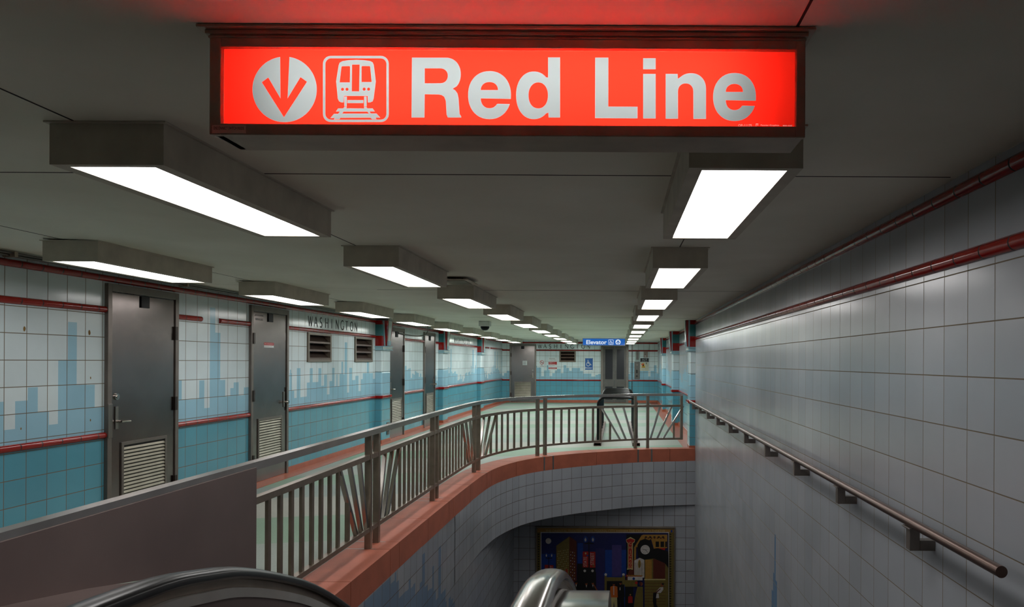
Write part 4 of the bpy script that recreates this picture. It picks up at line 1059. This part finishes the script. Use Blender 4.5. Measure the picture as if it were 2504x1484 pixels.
mb.box(PF, pa, pb, .0, .05, pz1-f, pz1); mb.box(PF, pa, pb, .0, .05, pz0, pz0+f); mb.box(PF, pa, pa+f*.8, .0, .05, pz0+f, pz1-f); mb.box(PF, pb-f*.8, pb, .0, .05, pz0+f, pz1-f)
mb.build('frame', ventm, mr_, bevel=.008)
mb = MB(); lay = [0]
def sh(mi, pts):
    lay[0] += 1; n = .03+.0002*lay[0]*.5
    mb.face([PF(*(lambda q: (q[0], n, q[1]))(pp(x, y))) for x, y in reversed(pts)], mi)
def rc(mi, x0, y0, x1, y1): sh(mi, [(x0,y0),(x1,y0),(x1,y1),(x0,y1)])
def el_(mi, x, y, rx, ry, k=18): sh(mi, [(x+rx*math.cos(2*math.pi*j/k), y+ry*math.sin(2*math.pi*j/k)) for j in range(k)])
BOT = 1334*1.42
rc(olv, 190,170,2206,BOT); rc(gol, 200,185,2190,248); rc(wht, 250,243,2122,BOT); rc(nav, 262,256,2112,BOT)
for j in range(46):
    y = 262+j*36; sh(blk, [(210,y),(238,y+14),(210,y+28)]); sh(blk, [(2130,y),(2162,y+14),(2130,y+28)])
rc(blu, 262,560,470,BOT); rc(blu,790,400,870,700); rc(blu,1190,500,1500,900); rc(pur,1290,430,1430,890)
for j in range(14): rc(pur, 1060+j*9, 480, 1063+j*9, 1080)
el_(wht, 365,371,42,42)
sh(olv, [(480,440),(670,305),(672,1000),(480,1100)]); sh(brn, [(670,305),(775,375),(775,980),(670,960)])
for i in range(13):
    for j in range(8): rc(crm if (i+j) % 3 else gol, 492+j*22, 520+i*32-j*4, 500+j*22, 536+i*32-j*4)
for i in range(10):
    for j in range(3): rc(wht if (i+j) % 2 else gol, 686+j*27, 520+i*42+j*6, 696+j*27, 538+i*42+j*6)
rc(blk, 785,700,1050,1100); rc(blk, 1000,820,1060,1100)
# lamp posts with banners
for x, y, k in ((955,345,1.0),(372,575,.72)):
    rc(blk, x-6*k, y+30*k, x+6*k, y+420*k); rc(blk, x-60*k, y+50*k, x+70*k, y+66*k)
    for dx in (-50*k, 58*k):
        el_(blu, x+dx, y, 32*k, 50*k); sh(wht, [(x+dx,y-28*k),(x+dx+14*k,y),(x+dx+8*k,y+30*k),(x+dx-8*k,y+30*k),(x+dx-14*k,y)])
rc(rd, 865,522,948,752); rc(rd, 968,525,1050,755); rc(rd, 312,715,366,880); rc(rd, 382,720,438,880)
def vtext(t, x0, x1, y0, y1):   # reads upwards
    lay[0] += 1
    vs, fs = text_geo(t); X = [p[0] for p in vs]; Y = [p[1] for p in vs]
    g = []
    for px, py in vs:
        a = (px-min(X))/(max(X)-min(X)); b = (py-min(Y))/(max(Y)-min(Y)); g.append(pp(x1-(x1-x0)*b, y1-(y1-y0)*a))
    mb.flat(([(q[0],q[1]) for q in g], fs), PF, 0, 0, .03+.0001*lay[0], wht)
def htext(t, x0, x1, y0, y1, mi):
    lay[0] += 1; a, z1 = pp(x0,y0); b, z0 = pp(x1,y1); fit_text(mb, t, PF, a, b, z0, z1, .03+.0001*lay[0], mi)
lay[0] += 2
vs = None
def vtext2(t, x0, x1, y0, y1):
    lay[0] += 1; gv, fs = text_geo(t); X = [p[0] for p in gv]; Y = [p[1] for p in gv]
    out = []
    for px, py in gv:
        a = (px-min(X))/(max(X)-min(X)); b = (py-min(Y))/(max(Y)-min(Y)); out.append(pp(x0+(x1-x0)*b, y1-(y1-y0)*a))
    mb.flat((out, [list(reversed(f)) for f in fs]), PF, 0, 0, .03+.0001*lay[0], wht)
vtext2('STATE', 925, 878, 600, 740); vtext2('STREET', 1030, 978, 540, 715)
vtext2('STATE', 350, 318, 760, 880); vtext2('STREET', 428, 392, 730, 872)
el_(olv, 1022,728,14,16); el_(blu, 932,580,16,12); el_(crm, 908,548,12,14)
for x in (895,1008): el_(wht, x,802,19,19)
for x in (1200,1458): el_(blu, x,856,34,34); el_(wht, x,856,19,19)
rc(rd, 616,775,648,905)
for t, y in zip('ORIE', (790,822,854,886)): htext(t, *((630, 634) if t == 'I' else (622, 642)), y-9, y+9, gol)
# stone portal
rc(olv,1183,875,1215,1100); rc(olv,1183,895,1480,950); rc(blk,1215,950,1470,1090); rc(olv,1440,870,1480,1000); rc(blu,1470,1000,1530,1334)
# theatre on the right
sh(gol, [(1740,275),(2095,275),(2095,470),(1900,480),(1860,340),(1700,430),(1620,480)]); 
sh(brn, [(1500,300),(1660,300),(1610,1000),(1500,1000)])
sh(blk, [(1500,270),(1735,270),(1640,400),(1610,540),(1610,620),(1500,900)])
sh(gol, [(1722,285),(1745,285),(1640,460),(1640,640),(1612,640),(1612,460)])
for j in range(5): rc(blk, 1770+j*62, 300, 1800+j*62, 322)
for j in range(7): el_(brn, 1775+j*45, 325, 14, 10)
for j in range(2): rc(blk, 1925+j*72, 375, 1975+j*72, 455)
rc(blk, 2066, 375, 2092, 455)
sh(wht, [(1615,650),(1700,610),(1760,640),(1760,900),(1615,900)])
for j in range(6): rc(olv, 1628+j*22, 680, 1634+j*22, 880)
el_(gol,1690,700,22,60); el_(olv,1690,705,14,48)
rc(olv,1765,620,2110,BOT); sh(brn, [(1890,620),(2065,690),(2065,915),(1890,915)]); rc(gol,1775,640,1870,915)
rc(crm,1760,918,2068,936)
for j in range(9): rc(brn, 1765, 980+j*44, 2068, 985+j*44)
sh(rd, [(1925,470),(2068,470),(2050,530),(1940,530)])
# clock
sh(blk, [(1660,430),(1700,360),(1770,335),(1850,360),(1890,480),(1960,470),(2110,520),(2112,760),(2060,690),(1900,620),(1760,640),(1670,600)])
el_(wht, 1774,493,68,68, 28); rc(blk,1771,493,1812,497); sh(blk, [(1735,486),(1774,490),(1774,496),(1735,492)]); sh(blk, [(1776,490),(1815,532),(1811,536),(1772,494)])
for k in range(12):
    t = k*math.pi/6; sh(blk, [(1774+50*math.sin(t)-2,493-50*math.cos(t)-5),(1774+50*math.sin(t)+2,493-50*math.cos(t)-5),(1774+50*math.sin(t)+2,493-50*math.cos(t)+5),(1774+50*math.sin(t)-2,493-50*math.cos(t)+5)])
# vertical theatre sign
sh(crm, [(1495,345),(1560,308),(1628,345),(1618,385),(1594,400),(1594,785),(1560,775),(1508,785),(1520,745),(1520,400),(1502,385)])
sh(rd, [(1500,350),(1560,328),(1622,350),(1610,380),(1582,396),(1582,765),(1530,765),(1530,396),(1508,380)])
for t, y in zip('CHICAGO', (402,464,524,574,630,688,742)): htext(t, *((1553, 1561) if t == 'I' else (1540, 1574)), y-20, y+20, crm)
# marquee
sh(rd, [(1495,850),(1520,868),(1735,868),(1725,885),(1490,885)])
for j in range(9): el_(gol, 1520+j*25, 870, 10, 12)
rc(wht,1520,884,1735,938); el_(blu,1607,914,18,20); rc(olv,1475,935,1660,1030); el_(rd,1645,974,20,20)
rc(blk,1480,1030,1600,1334); rc(brn,200,BOT-40,2190,BOT)
# people of the mural
for x, y in ((770,975),(918,985),(1012,978)):
    sh(blk, [(x-42,y+40),(x-12,y+22),(x+14,y+22),(x+42,y+45),(x+60,1400),(x-60,1400)]); el_(skn, x, y, 17, 24); el_(blk, x-3, y-14, 19, 14); sh(wht, [(x-8,y+24),(x+10,y+22),(x+2,y+62)])
sh(skn, [(1020,1000),(1035,1000),(1085,1085),(1065,1085)])
def person_fig(x, y, h, top_c, leg_c, hair, wd=1.0):
    k = h/360*wd; kk = h/360
    sh(leg_c, [(x-42*k,y+190*kk),(x+42*k,y+190*kk),(x+48*k,y+h),(x+14*k,y+h),(x,y+240*kk),(x-10*k,y+h),(x-44*k,y+h)])
    sh(top_c, [(x-46*k,y+50*kk),(x-15*k,y+38*kk),(x+15*k,y+38*kk),(x+46*k,y+50*kk),(x+52*k,y+190*kk),(x-50*k,y+190*kk)])
    el_(skn, x, y+16*kk, 15*k, 20*kk); el_(hair, x, y+5*kk, 17*k, 13*kk)
person_fig(1415,960,420,blk,blk,blk); rc(wht,1402,1040,1414,1080)
person_fig(1318,975,400,orn_,crm,blk); rc(wht,1311,1020,1323,1150)
person_fig(1558,1140,240,rd,blk,gol); 
sh(olv, [(1660,1030),(1740,1030),(1745,1380),(1600,1380),(1625,1180)]); el_(skn,1718,990,20,28); el_(brn,1705,985,16,32)
sh(blk, [(1890,1120),(1940,1110),(1935,1290),(1965,1334),(1900,1334),(1885,1240)]); sh(wht, [(1985,1040),(2035,1035),(2038,1070),(2000,1120),(1950,1120),(1935,1100)]); sh(wht, [(1940,1130),(1970,1130),(1975,1195),(1930,1195)]); el_(skn,2020,1003,20,24); el_(blk,2030,990,18,14)
sh(brn, [(1925,1110),(1990,1055),(2000,1062),(1940,1120)])
for t, x0, x1 in (('THE ORIENTAL THEATER',325,845),('MARINA CITY',1040,1335),('THE CHICAGO THEATER',1540,2062)): htext(t, x0, x1, 200, 238, crm)
for j in range(8): el_(crm, 870+j*20, 218, 8, 8, 8); el_(crm, 1358+j*22, 218, 8, 8, 8)
rc(blu, 2142,205,2170,240)
mb.build('printed_picture', pm, mr_)
